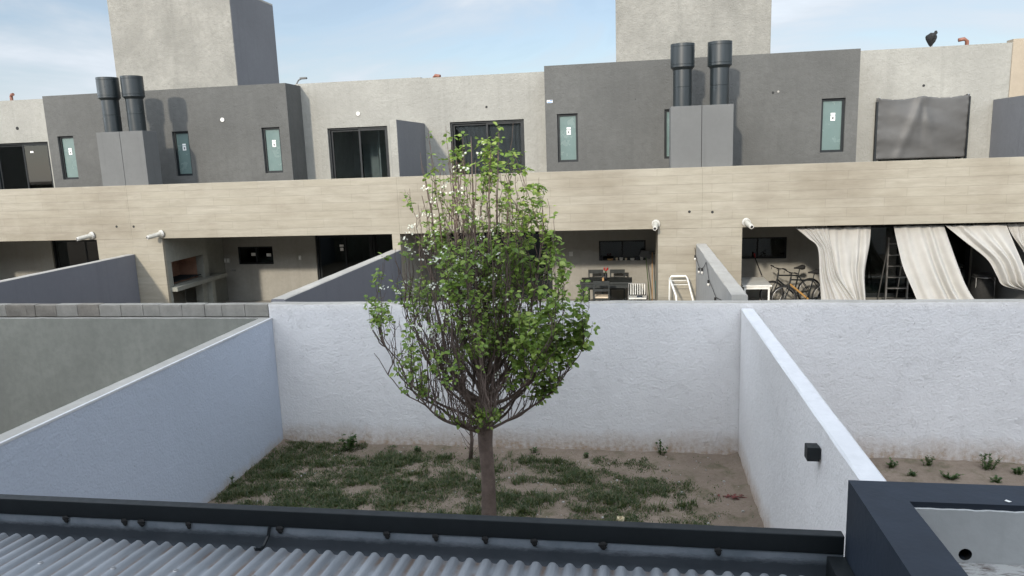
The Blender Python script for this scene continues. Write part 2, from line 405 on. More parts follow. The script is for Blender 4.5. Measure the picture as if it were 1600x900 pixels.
# ------------------------------------------------------------------ ground
g = MB(); g.quad((-400, -300, -.12), (400, -300, -.12), (400, 600, -.12), (-400, 600, -.12))
tag(g.build('ground', 'soil'), kind='structure')
def hgt(x, y):
    h = noise.noise(Vector((x*.8, y*.8, 3)))*.03 + noise.noise(Vector((x*3.1, y*3.1, 9)))*.012
    h += max(0, (y-10.3))*.05*(1.2+1.2*noise.noise(Vector((x*4, 1, 1)))) if y > 10.3 else 0
    e = min(abs(x+5.66), abs(x-1.53)); h += max(0, .16-e)*.35*(1+noise.noise(Vector((y*5, 3, x))))
    h += max(0, noise.noise(Vector((x*6, y*6, 4)))-.25)*.05
    return h + .0
def soil_sheet(name, x0, x1, y0, y1, step=.09):
    b = MB(); nx = int((x1-x0)/step); ny = int((y1-y0)/step)
    for j in range(ny+1):
        for i in range(nx+1):
            x = x0+(x1-x0)*i/nx; y = y0+(y1-y0)*j/ny; b.v.append((x, y, hgt(x, y)))
    for j in range(ny):
        for i in range(nx):
            a = j*(nx+1)+i; b.f.append((a, a+1, a+nx+2, a+nx+1))
    return tag(b.build(name, 'soil', smooth=True), kind='structure')
soil_sheet('yard_soil', -5.70, 1.54, 3.4, 10.74)
soil_sheet('side_yard_soil', 1.69, 9.5, 3.4, 10.74)
g = MB(); g.quad((-40, 10.9, .3), (40, 10.9, .3), (40, 16.95, .3), (-40, 16.95, .3)); tag(g.build('far_gardens_soil', 'soil'), kind='structure')

# ------------------------------------------------------------------ garden walls
rough_wall('garden_wall', 'white_wall', -5.70, 9.5, 10.70, 10.87, -.1, 2.325, 'long white textured wall across the back of the yard behind the tree', topmat='cement', amp=.008)
rough_wall('garden_wall', 'white_wall_shade', -5.87, -5.655, 3.35, 10.695, -.1, 2.10, 'white wall on the left of the yard running towards the corrugated roof', topmat='cement')
MB().box(-5.676, -5.648, 3.35, 10.69, 2.078, 2.106).build('painted_edge', 'white_top', bpy.data.objects['garden_wall.001'], bevel=.004)
rough_wall('garden_wall', 'white_wall', 1.525, 1.70, 3.35, 10.68, -.1, 2.24, 'white wall on the right of the yard with a small black lamp on it')
t = rough_wall('garden_wall', 'grey_render', -16, -5.705, 10.70, 10.87, -.1, 2.10, 'grey unpainted rendered wall topped by a row of concrete blocks', topmat='cement')
x = -5.72; k = 0; b2 = random.Random(3)
while x > -15.5:
    w = .40 if k not in (2, 5) else .30
    if k > 10: w = b2.choice([.40, .40, .16])
    bb = MB(); j = b2.uniform(-.006, .006)
    bb.box(x-w+.007, x, 10.715+j, 10.86+j, 2.115, 2.315+b2.uniform(-.006, .004)); bb.build('concrete_block', 'block_brown' if k > 7 and k % 4 != 1 else 'block', t, bevel=.006); x -= w; k += 1
rough_wall('garden_wall', 'blue_grey', -12.78, -12.58, 10.88, 16.98, -.1, 2.36, 'blue grey wall at far left sloping away to the stone clad pillar', topmat='cement')
rough_wall('garden_wall', 'blue_grey', -5.74, -5.50, 10.88, 16.98, -.1, 2.365, 'blue grey wall with a pale cement top left of the tree', topmat='cement')
rw = rough_wall('garden_wall', 'mid_grey_wall', 1.42, 1.645, 10.88, 16.98, -.1, 2.40, 'grey wall with a bare cement top hung with string lights', topmat='cement', amp=.009)

# ------------------------------------------------------------------ houses opposite
FZ = .5                                # patio floor
def frame(b, x0, x1, z0, z1, y, w=.05, d=.05):
    b.box(x0, x0+w, y, y+d, z0, z1); b.box(x1-w, x1, y, y+d, z0, z1); b.box(x0+w, x1-w, y, y+d, z1-w, z1); b.box(x0+w, x1-w, y, y+d, z0, z0+w)
def slot_window(h, x0, x1, z0, z1, y, sticker=True):
    b = MB(); frame(b, x0, x1, z0, z1, y+.07, .055, .06); f = b.build('window', 'black_metal', h)
    MB().box(x0+.05, x1-.05, y+.10, y+.115, z0+.05, z1-.05).build('pane', 'frost', f)
    if sticker:
        cx = (x0+x1)/2+.02; zt = z1-.33
        s = MB().box(cx-.05, cx+.05, y+.094, y+.098, zt-.18, zt-.06); s.box(cx-.05, cx+.05, y+.094, y+.098, zt-.045, zt); s.build('sticker', 'sticker', f)
        MB().box(cx-.018, cx+.018, y+.091, y+.0935, zt-.15, zt-.09).build('sticker_print', 'ink', f)
def room(b, x0, x1, z0, z1, y0, depth=2.6):
    b.quad((x0,y0,z0),(x0,y0+depth,z0),(x0,y0+depth,z1),(x0,y0,z1)); b.quad((x1,y0,z0),(x1,y0,z1),(x1,y0+depth,z1),(x1,y0+depth,z0))
    b.quad((x0,y0+depth,z0),(x1,y0+depth,z0),(x1,y0+depth,z1),(x0,y0+depth,z1)); b.quad((x0,y0,z1),(x0,y0+depth,z1),(x1,y0+depth,z1),(x1,y0,z1))
    b.quad((x0,y0,z0),(x1,y0,z0),(x1,y0+depth,z0),(x0,y0+depth,z0))
def slider(h, x0, x1, z0, z1, y, glass='glass', split=.52, rail=True, furnish=True):
    """two leaf sliding glazed door with a plain dim room behind it"""
    b = MB(); frame(b, x0, x1, z0, z1, y+.06, .05, .10); f = b.build('sliding_door', 'black_metal', h)
    xm = x0+(x1-x0)*split
    b = MB(); frame(b, x0+.05, xm+.03, z0+.05, z1-.05, y+.115, .05, .03); frame(b, xm-.03, x1-.05, z0+.05, z1-.05, y+.075, .05, .03); b.build('door_leaf', 'black_metal', f)
    MB().box(x0+.10, xm-.02, y+.126, y+.132, z0+.10, z1-.10).box(xm+.02, x1-.10, y+.086, y+.092, z0+.10, z1-.10).build('pane', glass, f)
    b = MB(); room(b, x0-.4, x1+.4, z0-.1, z1+.25, y+.25); 
    if furnish:
        b.box(xm-.35, xm-.1, y+1.8, y+2.1, z0, z1+.1); b.box(x1-.7, x1-.65, y+1.2, y+2.7, z0, z1)
    b.build('room_interior', 'room', h)
    return f

def flue_stack(h, x0, x1, xc, name='chimney'):
    b = MB(); b.box(x0, x1, 17.146, 17.72, 4.0, 5.44); c = b.build('chimney_casing', 'box_grey', h, bevel=.006)
    f = MB(); f.lathe((xc, 17.42, 5.43), [(.0, 0), (.205, 0), (.205, .42), (.2, .425), (.2, .435), (.205, .44), (.205, .80), (.215, .81), (.235, .84), (.262, .86), (.262, .90), (.257, .905), (.257, .915), (.262, .92), (.262, 1.28), (.257, 1.285), (.257, 1.295), (.262, 1.30), (.262, 1.36), (.245, 1.36), (.245, 1.25), (0, 1.25)], 36)
    f.build('flue_pipe', 'flue', c, smooth=True).modifiers.new('edge', 'EDGE_SPLIT').split_angle = R(35)
def spout(h, x, z, ang, droop, ln=.33):
    """white pipe stub with a wall collar, poking out of the parapet"""
    a = R(ang); d = Vector((math.sin(a), -math.cos(a), -droop)).normalized(); p = Vector((x, 16.97, z))
    s = MB(); s.tube([p+d*.0, p+d*ln*.15, p+d*ln*.151, p+d*ln], [.072, .072, .058, .055], 16)
    o = s.build('drain_spout', 'pvc', h, smooth=True); o.modifiers.new('edge', 'EDGE_SPLIT').split_angle = R(35)
    MB().tube([p-d*.03, p+d*.02], .092, 18).build('collar', 'white_plastic', o)
    MB().tube([p+d*(ln-.01), p+d*(ln+.035)], .047, 14).build('end_cap', 'white_plastic', o)
    MB().tube([p+d*(ln+.034), p+d*(ln+.038)], .03, 12).build('outlet', 'rubber', o)
def disc(h, x, y, z, r, mat='white_plastic', name='wall_cap', t=.02):
    return MB().tube([(x, y-t, z), (x, y+.01, z)], r, 18).build(name, mat, h)

def beam(h, x0, x1, mat='plank'):
    MB().box(x0, x1, 17.0, 17.142, 2.745, 4.10).build('parapet', mat, h, bevel=.004)
    MB().box(x0+.002, x1-.002, 17.15, 20.4, 2.80, 3.04).build('balcony_slab', 'patio', h)
TOP_AB, TOP_CD = 6.57, 6.635

# --- house A (far left; only its right end is in view)
A = thing('row_house', (-16, 18, 0), 'house at far left with dark sliding glass doors upstairs and down', 'house', 'row of houses across the gardens')
MB().wall(-16.06, -12.602, 3.0, TOP_AB, 18.7, 19.0, [(-15.77, -15.28, 4.28, 5.47)]).box(-16.06, -15.9, 19.0, 19.59, 3.0, TOP_AB).build('dark_wall', 'dark', A)
MB().wall(-20.2, -16.062, 3.0, 6.60, 19.6, 19.85, [(-18.75, -16.87, 3.05, 5.385)]).build('light_wall', 'light', A)
MB().box(-20.2, -12.603, 19.86, 27, 6.1, 6.3).build('roof', 'roof', A)
MB().box(-20.2, -20.0, 17.2, 27, 0, 6.1).box(-20.2, -12.603, 26.8, 27, 0, 6.1).build('side_wall', 'light', A)
slot_window(A, -15.77, -15.28, 4.28, 5.47, 18.7); slider(A, -18.75, -16.87, 3.05, 5.385, 19.6, 'glass_dark', furnish=False)
MB().box(-17.55, -17.45, 19.671, 19.674, 5.08, 5.13).build('sticker', 'sticker', A)
beam(A, -20.2, -12.601); flue_stack(A, -13.35, -12.705, -13.05)
MB().box(-13.62, -12.601, 17.001, 18.95, 0, 2.744).build('column', 'plank', A)
MB().wall(-20.2, -12.601, 0, 2.79, 20.2, 20.4, [(-17.78, -13.4, .5, 2.45)]).build('patio_wall', 'patio', A)
MB().box(-20.2, -12.6, 17.0, 20.2, .0, FZ).build('patio_floor', 'cement', A)
slider(A, -17.78, -15.6, FZ, 2.45, 20.2, 'glass_dark', furnish=False); slider(A, -15.58, -13.4, FZ, 2.45, 20.2, 'glass_dark', furnish=False)
spout(A, -13.72, 2.86, -30, .16); disc(A, -17.8, 19.6, 5.80, .05, 'rubber', 'drain_hole', .004)
MB().tube([(-18.21, 20, 6.5), (-18.21, 20, 6.76), (-18.15, 19.96, 6.80), (-18.05, 19.9, 6.80)], .045, 10).build('vent_pipe', 'terracotta', A)

# --- house B
B = thing('row_house', (-9, 18, 0), 'house with the built in barbecue niche and a pale upstairs wall left of the tree', 'house', 'row of houses across the gardens')
MB().wall(-12.6, -8.90, 3.0, TOP_AB, 18.7, 19.0, [(-12.28, -11.80, 4.27, 5.46), (-9.68, -9.17, 4.27, 5.46)]).box(-9.06, -8.90, 19.0, 19.59, 3.0, TOP_AB).build('dark_wall', 'dark', B)
MB().wall(-9.05, -5.502, 3.0, 6.625, 19.6, 19.85, [(-8.22, -6.51, 3.05, 5.41)]).build('light_wall', 'light', B)
MB().box(-12.6, -5.502, 19.86, 27, 6.1, 6.3).build('roof', 'roof', B)
MB().box(-12.6, -5.502, 26.8, 27, 0, 6.1).build('back_wall', 'light', B)
slot_window(B, -12.28, -11.80, 4.27, 5.46, 18.7); slot_window(B, -9.68, -9.17, 4.27, 5.46, 18.7); slider(B, -8.22, -6.51, 3.05, 5.41, 19.6)
beam(B, -12.6, -5.501); flue_stack(B, -12.695, -12.06, -12.37)
MB().wall(17.16, 19.59, 4.05-1.0, 5.43, -5.64, -5.47, axis='y').build('balcony_divider', 'light', B); MB().box(-5.4695, -5.464, 17.165, 19.585, 3.05, 5.425).box(-5.646, -5.6405, 17.165, 19.585, 3.05, 5.425).build('divider_side', 'fin_grey', B)
disc(B, -10.76, 18.7, 5.71, .055); disc(B, -7.3, 19.6, 5.76, .055)
for x in (-13.0,): disc(A, x, 17.0, 3.07, .03, 'rubber', 'drain_hole', .004)
disc(B, -12.52, 17.0, 3.06, .03, 'rubber', 'drain_hole', .004); disc(B, -14.19+5, 18.7, 5.95, .012, 'rubber', 'drain_hole', .004)
spout(B, -11.76, 2.865, -30, .16)
MB().box(-12.6, -11.775, 17.001, 17.09, 0, 2.744).build('column', 'plank', B)
# barbecue block: its face looks towards +x, the niche and the wood store are cut into it
bq = MB().wall(17.092, 18.95, 0, 2.744, -11.78, -12.0, [(17.28, 18.72, 1.47, 2.10), (17.2, 18.55, FZ, 1.34)], axis='y').build('barbecue', 'grey_render', B)
nb = MB(); nb.quad((-12.55, 17.26, 1.47), (-12.55, 18.74, 1.47), (-12.55, 18.74, 2.12), (-12.55, 17.26, 2.12))
nb.quad((-12.0, 18.73, 1.46), (-12.0, 18.73, 2.12), (-12.56, 18.73, 2.12), (-12.56, 18.73, 1.46)); nb.quad((-12.0, 17.27, 1.46), (-12.56, 17.27, 1.46), (-12.56, 17.27, 2.12), (-12.0, 17.27, 2.12))
nb.quad((-12.0, 17.27, 1.465), (-12.0, 18.73, 1.465), (-12.56, 18.73, 1.465), (-12.56, 17.27, 1.465)); nb.quad((-12.0, 17.27, 2.105), (-12.56, 17.27, 2.105), (-12.56, 18.73, 2.105), (-12.0, 18.73, 2.105)); nb.build('firebrick_niche', 'firebrick', bq)
gr = MB()
for k in range(22): gr.tube([(-11.86, 17.36+k*.06, 1.55), (-12.48, 17.36+k*.06, 1.55)], .007, 5)
gr.tube([(-11.86, 17.34, 1.55), (-11.86, 18.66, 1.55)], .012, 6); gr.build('grill_grate', 'black_metal', bq)
MB().box(-11.99, -11.60, 17.14, 19.55, 1.345, 1.455).build('counter', 'grey_render', bq, bevel=.006)
MB().box(-12.6, -12.02, 18.96, 20.19, 0, 2.744).box(-12.0, -11.64, 18.78, 18.94, FZ, 1.34).build('pier', 'grey_render', bq)
MB().wall(-12.6, -5.502, 0, 2.79, 20.2, 20.4, [(-11.58, -10.46, 1.59, 2.12), (-9.12, -5.72, FZ, 2.43)]).build('patio_wall', 'patio', B)
MB().box(-12.6, -5.501, 17.0, 20.2, .0, FZ).build('patio_floor', 'cement', B)
def patio_window(h, x0, x1, z0, z1, y=20.2, papers=()):
    b = MB(); frame(b, x0, x1, z0, z1, y+.05, .04, .06); b.box((x0+x1)/2-.02, (x0+x1)/2+.02, y+.05, y+.10, z0+.04, z1-.04); f = b.build('window', 'black_metal', h)
    MB().box(x0+.04, x1-.04, y+.08, y+.09, z0+.04, z1-.04).build('pane', 'glass_dark', f)
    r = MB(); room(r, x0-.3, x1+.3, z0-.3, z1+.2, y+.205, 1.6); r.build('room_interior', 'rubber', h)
    for px, pz in papers:
        MB().box(px-.07, px+.07, y+.071, y+.075, pz-.045, pz+.045).build('sticker', 'sticker', f)
patio_window(B, -11.58, -10.46, 1.59, 2.12, papers=((-11.12, 1.88), (-10.63, 1.86)))
slider(B, -9.12, -7.4, FZ, 2.43, 20.2, 'glass_dark', furnish=False); slider(B, -7.38, -5.72, FZ, 2.43, 20.2, 'glass_dark', furnish=False)
for q, (sx, sz) in enumerate(((-12.0, 1.72), (-11.90, 1.72), (-9.62, 1.77))):
    sw = MB().box(sx-.04, sx+.04, 20.18, 20.2, sz-.065, sz+.065).build('wall_switch', 'white_plastic', B, bevel=.004); MB().box(sx-.015, sx+.015, 20.174, 20.1798, sz-.03, sz+.03).build('rocker', 'sticker', sw)
MB().box(-8.42, -8.30, 20.318, 20.322, 2.06, 2.12).box(-8.41, -8.31, 20.318, 20.322, 1.94, 2.03).build('sticker', 'sticker', B)
dh = MB().tube([(-11.78, 20.2, 1.43), (-11.78, 20.13, 1.43), (-11.66, 20.13, 1.43)], .014, 8).build('door_handle', 'steel', B)
MB().box(-5.70, -5.502, 17.001, 17.25, 0, 2.744).build('column', 'plank', B)
MB().wall(17.25, 20.19, 0, 2.79, -5.62, -5.503, axis='y').build('patio_side_wall', 'patio', B)
MB().tube([(-5.15, 20.1, 6.45), (-5.15, 20.1, 6.70), (-5.0, 20.0, 6.72)], .04, 8)

# --- house C
Cc = thing('row_house', (-2, 18, 0), 'house right behind the tree with a dark upstairs curtain and the dining table patio', 'house', 'row of houses across the gardens')
MB().wall(-2.11, 1.548, 3.0, TOP_CD, 18.7, 19.0, [(-1.82, -1.31, 4.29, 5.47), (.79, 1.28, 4.29, 5.47)]).box(-2.11, -1.95, 19.0, 19.59, 3.0, TOP_CD).build('dark_wall', 'dark', Cc)
MB().wall(-5.5, -1.95, 3.0, 6.60, 19.6, 19.85, [(-4.77, -2.78, 3.05, 5.43)]).build('light_wall', 'light', Cc)
MB().box(-5.5, 1.548, 19.86, 27, 6.1, 6.3).build('roof', 'roof', Cc)
MB().box(-5.5, 1.548, 26.8, 27, 0, 6.1).build('back_wall', 'light', Cc)
slot_window(Cc, -1.82, -1.31, 4.29, 5.47, 18.7); slot_window(Cc, .79, 1.28, 4.29, 5.47, 18.7, False); slider(Cc, -4.77, -2.78, 3.05, 5.43, 19.6, 'glass', .5, furnish=False)
beam(Cc, -5.5, 1.549); flue_stack(Cc, .86, 1.53, 1.13)
disc(Cc, -3.76, 19.6, 5.78, .03, 'rubber', 'drain_hole', .006); disc(Cc, .10, 18.7, 5.74, .012, 'rubber', 'drain_hole', .004); disc(Cc, 1.27, 17.0, 3.12, .03, 'rubber', 'drain_hole', .004)
np_ = MB().box(-2.06, -1.92, 18.69, 18.7, 5.745, 5.815).build('number_plate', 'sticker', Cc); MB().box(-2.05, -1.93, 18.687, 18.6895, 5.752, 5.772).box(-1.99, -1.93, 18.687, 18.6895, 5.79, 5.81).build('plate_print', 'blue_ink', np_)
spout(Cc, .53, 2.865, -6, .28, .26)
MB().box(.58, 1.549, 17.001, 18.9, 0, 2.744).build('column', 'plank', Cc)
MB().wall(-5.5, 1.549, 0, 2.79, 20.2, 20.4, [(-.90, .36, 1.57, 2.12), (-5.3, -2.2, FZ, 2.43)]).build('patio_wall', 'patio', Cc)
MB().box(-5.5, 1.549, 17.0, 20.2, .0, FZ).build('patio_floor', 'cement', Cc)
patio_window(Cc, -.90, .36, 1.57, 2.12); slider(Cc, -5.3, -2.2, FZ, 2.43, 20.2, 'glass_dark', furnish=False)
sw = MB().box(-1.72, -1.62, 20.18, 20.2, 1.71, 1.83).build('wall_switch', 'white_plastic', Cc, bevel=.004)
MB().tube([(-5.25, 20.05, 6.4), (-5.25, 20.05, 6.66), (-5.2, 20.0, 6.69), (-5.06, 19.95, 6.66)], .045, 10).build('vent_pipe', 'terracotta', Cc)

# --- house D
D = thing('row_house', (5, 18, 0), 'house at right with blowing patio curtains and a tarpaulin over its upstairs door', 'house', 'row of houses across the gardens')
MB().wall(1.55, 5.21, 3.0, TOP_CD, 18.7, 19.0, [(4.40, 4.93, 4.31, 5.55)]).box(5.05, 5.21, 19.0, 19.59, 3.0, TOP_CD).build('dark_wall', 'dark', D)
MB().wall(5.05, 8.80, 3.0, 6.685, 19.6, 19.85, [(5.98, 7.86, 3.05, 5.45)]).build('light_wall', 'light', D)
MB().box(1.55, 8.80, 19.86, 27, 6.1, 6.3).build('roof', 'roof', D)
MB().box(1.55, 8.80, 26.8, 27, 0, 6.1).build('back_wall', 'light', D)
slot_window(D, 4.40, 4.93, 4.31, 5.55, 18.7); slider(D, 5.98, 7.86, 3.05, 5.45, 19.6)
beam(D, 1.55, 8.799); flue_stack(D, 1.54, 2.21, 1.93)
MB().wall(17.16, 19.59, 3.05, 5.40, 8.48, 8.65, axis='y').build('balcony_divider', 'light', D); MB().box(8.474, 8.4795, 17.165, 19.585, 3.05, 5.395).box(8.6505, 8.656, 17.165, 19.585, 3.05, 5.395).build('divider_side', 'fin_grey', D)
disc(D, 3.30, 18.7, 5.74, .03, 'rubber', 'drain_hole', .004); disc(D, 3.42, 18.7, 5.76, .025, 'cement', 'drain_hole', .004); disc(D, 6.92, 19.6, 5.80, .03, 'rubber', 'drain_hole', .006); disc(D, 1.77, 17.0, 3.10, .03, 'rubber', 'drain_hole', .004)
spout(D, 2.50, 2.86, 16, .28, .26)
MB().box(1.55, 2.42, 17.001, 17.9, 0, 2.744).build('column', 'plank', D)
MB().wall(1.55, 8.799, 0, 2.79, 20.2, 20.4, [(2.55, 4.02, 1.57, 2.14), (5.0, 8.5, FZ, 2.43)]).build('patio_wall', 'patio', D)
MB().box(1.55, 8.799, 17.0, 20.2, .0, FZ).build('patio_floor', 'cement', D); MB().box(8.52, 8.66, 17.25, 20.19, FZ, 2.79).build('patio_side_wall', 'box_grey', D)
patio_window(D, 2.55, 4.02, 1.57, 2.14); slider(D, 5.0, 8.5, FZ, 2.43, 20.2, 'glass_dark', furnish=False)
vp = MB(); vp.tube([(7.78, 20.0, 6.85), (7.90, 20.0, 6.87), (7.97, 20.0, 6.82), (7.98, 20.0, 6.3)], .045, 12); vp.build('vent_pipe', 'terracotta', D, smooth=True)
# --- house E
E_ = thing('row_house', (11, 18, 0), 'beige house wall at the far right edge beyond the pale facade', 'house', 'row of houses across the gardens')
MB().box(8.802, 16, 19.58, 19.9, 3.0, 6.76).box(8.802, 9.0, 19.91, 27, 0, 6.5).build('beige_wall', 'beige', E_)
MB().box(8.0, 16, 23, 27, 6.3, 7.02).build('roof', 'beige', E_)
beam(E_, 8.80, 16); MB().box(8.80, 16, 20.2, 20.4, 0, 2.79).build('patio_wall', 'patio', E_)

# --- water tank towers shared by pairs of houses
def tower(x0, x1, z1, label, sidemat=True, y1=22.5):
    t = thing('water_tank_tower', ((x0+x1)/2, 20.6, 6.3), label, 'tower', 'towers on the roofs')
    b = MB(); b.box(x0, x1, 19.92, y1, 6.31, z1); b.build('tower_wall', 'tower', t, bevel=.01)
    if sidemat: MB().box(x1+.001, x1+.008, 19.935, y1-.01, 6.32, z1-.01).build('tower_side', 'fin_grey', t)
    MB().box(x0-.0, x1+.0, 19.93, y1, z1+.002, z1+.05).build('tower_cap', 'cement', t)
tower(-14.62, -10.90, 9.30, 'grey stucco roof tower at left with its dark right side in shade')
tower(-.38, 3.43, 10.4, 'pale stucco roof tower behind the two flues at right', False)

# ------------------------------------------------------------------ the house the photographer stands in (behind the camera; it shades the yard)
H = thing('row_house', (0, -4, 0), 'house behind the photographer that throws its shade over the yard', 'house')
MB().wall(-30, 30, 0, 7.35, -.9, -1.15, [(a, a+2.0, 3.05, 5.4) for a in (-15, -8, -1, 6, 13)]).build('facade', 'light', H)
for a in (-15, -8, -1, 6, 13):
    fr_ = MB(); frame(fr_, a, a+2, 3.05, 5.4, -1.08); wf = fr_.build('window', 'black_metal', H); MB().box(a+.05, a+1.95, -1.06, -1.05, 3.1, 5.35).build('pane', 'frost', wf)
MB().box(-30, 30, -9, -1.15, 7.0, 7.2).build('roof', 'roof', H); MB().box(-30, 30, -9.2, -9, 0, 7.3).build('back_wall', 'light', H)

# ------------------------------------------------------------------ corrugated roof, gutter and fascia below the camera
G = thing('patio_roof', (-1.5, 2, 2.5), 'corrugated metal roof with a gutter and black edge beam along the bottom of the view', 'roof')
b = MB(); b.box(-6.5, .935, 3.255, 3.31, 2.672, 2.762); b.build('edge_beam', 'black_metal', G, bevel=.005)
prof = [(3.262, 2.672), (3.256, 2.63), (3.25, 2.575), (3.232, 2.535), (3.20, 2.512), (3.12, 2.505), (3.02, 2.505), (3.0, 2.60)]
b = MB(); N = 120
for i in range(N+1):
    x = -6.5+7.435*i/N
    for y, z in prof: b.v.append((x, y+noise.noise(Vector((x*3, z*9, 0)))*.0025, z))
for i in range(N):
    for j in range(len(prof)-1):
        a = i*len(prof)+j; b.f.append((a, a+len(prof), a+len(prof)+1, a+1))
gut = b.build('gutter', 'galv', G, smooth=True)
MB().box(.86, .938, 2.99, 3.25, 2.50, 2.665).build('gutter_end', 'black_metal', gut)
def zs(y): return 2.615 + (3.14-y)*.075
b = MB(); per = .079; nx = int(7.4/per*12); x0 = -6.5
for j, y in enumerate((3.14, 2.4, 1.6, .8, -.85)):
    for i in range(nx+1):
        x = x0+7.4*i/nx; b.v.append((x, y+(noise.noise(Vector((x*1.3, 5, 0)))*.006 if j == 0 else 0), zs(y)+.012*math.tanh(1.5*math.sin(2*math.pi*x/per))/.905))
for j in range(4):
    for i in range(nx): a = j*(nx+1)+i; b.f.append((a, a+1, a+nx+2, a+nx+1))
sh = b.build('corrugated_sheet', 'corr', G, smooth=True, solid=.0012)
k = 0
for i in range(18):
    x = math.floor((-4.6+i*.36)/per)*per+per*.25; y = 2.86+random.uniform(-.012, .012); z = zs(y)+.012
    s = MB(); s.lathe((x, y, z), [(.0, 0), (.013, 0), (.013, .002), (.008, .004), (.0075, .0075), (.0, .008)], 10); s.build('roof_screw', 'steel', G)
for x in (-3.02, -2.67, -2.57, -2.30, -1.79, -1.22, -.97, -.72, -.48, -.15, .38):     # blobs of old sealant under the beam
    s = MB(); q = random.uniform(.8, 1.2)
    s.tube([(x, 3.252, 2.676), (x+.003, 3.245, 2.664), (x+.005, 3.243, 2.652), (x+.004, 3.246, 2.642)], [.013*q, .017*q, .012*q, .006], 8)
    s.v = [(x+(vx-x)*1.25, 3.2535-(3.2535-vy)*.35, vz) for vx, vy, vz in s.v]; s.build('sealant_blob', 'rubber', G)
s = MB(); s.tube([(-1.84, 3.25, 2.675), (-1.845, 3.235, 2.63), (-1.85, 3.19, 2.60), (-1.85, 3.15, 2.605), (-1.86, 3.12, 2.625)], .009, 6); s.build('gutter_strap', 'black_metal', G)
MB().box(-6.5, -6.4, 3.2, 3.3, 0, 2.66).box(.80, .90, 3.22, 3.30, 0, 2.5).build('post', 'black_metal', G)

# ------------------------------------------------------------------ neighbour's black parapet with a drain hole
P = thing('roof_parapet', (4, 2, 2.2), 'black painted roof parapet with a white inner face and round drain hole', 'parapet')
b = MB(); b.wall(1.128, 9.5, 2.0, 3.03, 3.262, 3.072, [(1.327, 1.375, 2.785, 2.835)])
q0 = [(.94, 3.262), (1.128, 3.262), (1.128, 3.072), (1.128, -.6), (.94, -.6)]
b.quad(*[(x, y, 3.03) for x, y in q0][::-1]); b.quad(*[(x, y, 2.0) for x, y in q0])
for k in (0, 2, 3, 4):
    (xa, ya), (xb, yb) = q0[k], q0[(k+1) % 5]; b.quad((xa, ya, 2.0), (xa, ya, 3.03), (xb, yb, 3.03), (xb, yb, 2.0))
pp = b.build('parapet_wall', 'navy', P)
# white inner face, drawn round the drain mouth
b = MB(); cx, cz, rr = 1.351, 2.81, .026; yy = 3.060
ring = [(cx+rr*math.cos(2*math.pi*k/24), cz+rr*math.sin(2*math.pi*k/24)) for k in range(24)]
sq = []
for k in range(24):
    a = 2*math.pi*k/24; c_, s_ = math.cos(a), math.sin(a); m_ = max(abs(c_), abs(s_)); sq.append((cx+.06*c_/m_, cz+.06*s_/m_))
for k in range(24):
    k2 = (k+1) % 24; b.quad((ring[k][0], yy, ring[k][1]), (sq[k][0], yy, sq[k][1]), (sq[k2][0], yy, sq[k2][1]), (ring[k2][0], yy, ring[k2][1]))
x0, x1, z0, z1 = cx-.06, cx+.06, cz-.06, cz+.06
def ztopn(x): return 3.005+noise.noise(Vector((x*22, 0, 0)))*.004
for (a0, a1, c0, c1) in ((1.128, x0, 2.70, z0), (x0, x1, 2.70, z0), (x1, 9.5, 2.70, z0), (1.128, x0, z0, z1), (x1, 9.5, z0, z1)):
    b.quad((a0, yy, c0), (a1, yy, c0), (a1, yy, c1), (a0, yy, c1))
xs = [1.128+8.372*k/400 for k in range(401)]
for k in range(400):
    b.quad((xs[k], yy, z1), (xs[k+1], yy, z1), (xs[k+1], yy, ztopn(xs[k+1])), (xs[k], yy, ztopn(xs[k]))); b.quad((xs[k], yy, ztopn(xs[k])), (xs[k+1], yy, ztopn(xs[k+1])), (xs[k+1], 3.0725, ztopn(xs[k+1])), (xs[k], 3.0725, ztopn(xs[k])))
M['pale_grey'] = stucco('worn_white_membrane', (.50, .51, .51), .14, 2.2, 26, .35, .004, rough=.7)
b.build('inner_face', 'pale_grey', P)
dp = MB(); dp.tube([(cx, 3.061, cz), (cx, 3.3, cz-.01)], .0255, 24, cap=False); dp.build('drain_pipe', 'rubber', P, smooth=True)
def filmfloor():
    b = NB('dusty_roof_floor'); f = b.noise(b.pos((1, 3, 1)), 9, 6, .75)
    b.set(b.b.inputs['Base Color'], b.mix(b.ramp(f, .47, .62), (.38, .38, .37, 1), (.10, .08, .07, 1))); b.b.inputs['Roughness'].default_value = .85; return b.m
M['dusty'] = filmfloor()
MB().box(1.129, 9.5, -.6, 3.059, 2.5, 2.775).build('roof_floor', 'dusty', P)
fl = MB(); fl.quad((1.50, 3.10, 3.036), (1.512, 3.088, 3.036), (1.524, 3.092, 3.037), (1.507, 3.102, 3.040)); tag(fl.build('paint_chip', 'sticker', None, solid=.001), 'tiny white flake lying on the black roof parapet', 'paint flake')

# ------------------------------------------------------------------ lamp on our right wall
Lm = thing('wall_lamp', (1.52, 6.1, 1.98), 'small black cube lamp fixed on the white wall', 'lamp')
MB().box(1.415, 1.515, 6.05, 6.16, 1.925, 2.045).build('lamp_body', 'black_metal', Lm, bevel=.004)
MB().box(1.514, 1.526, 6.06, 6.15, 1.94, 2.03).build('mounting_plate', 'black_paint', Lm)
MB().box(1.44, 1.49, 6.08, 6.13, 1.9225, 1.926).build('lens', 'frost', Lm)

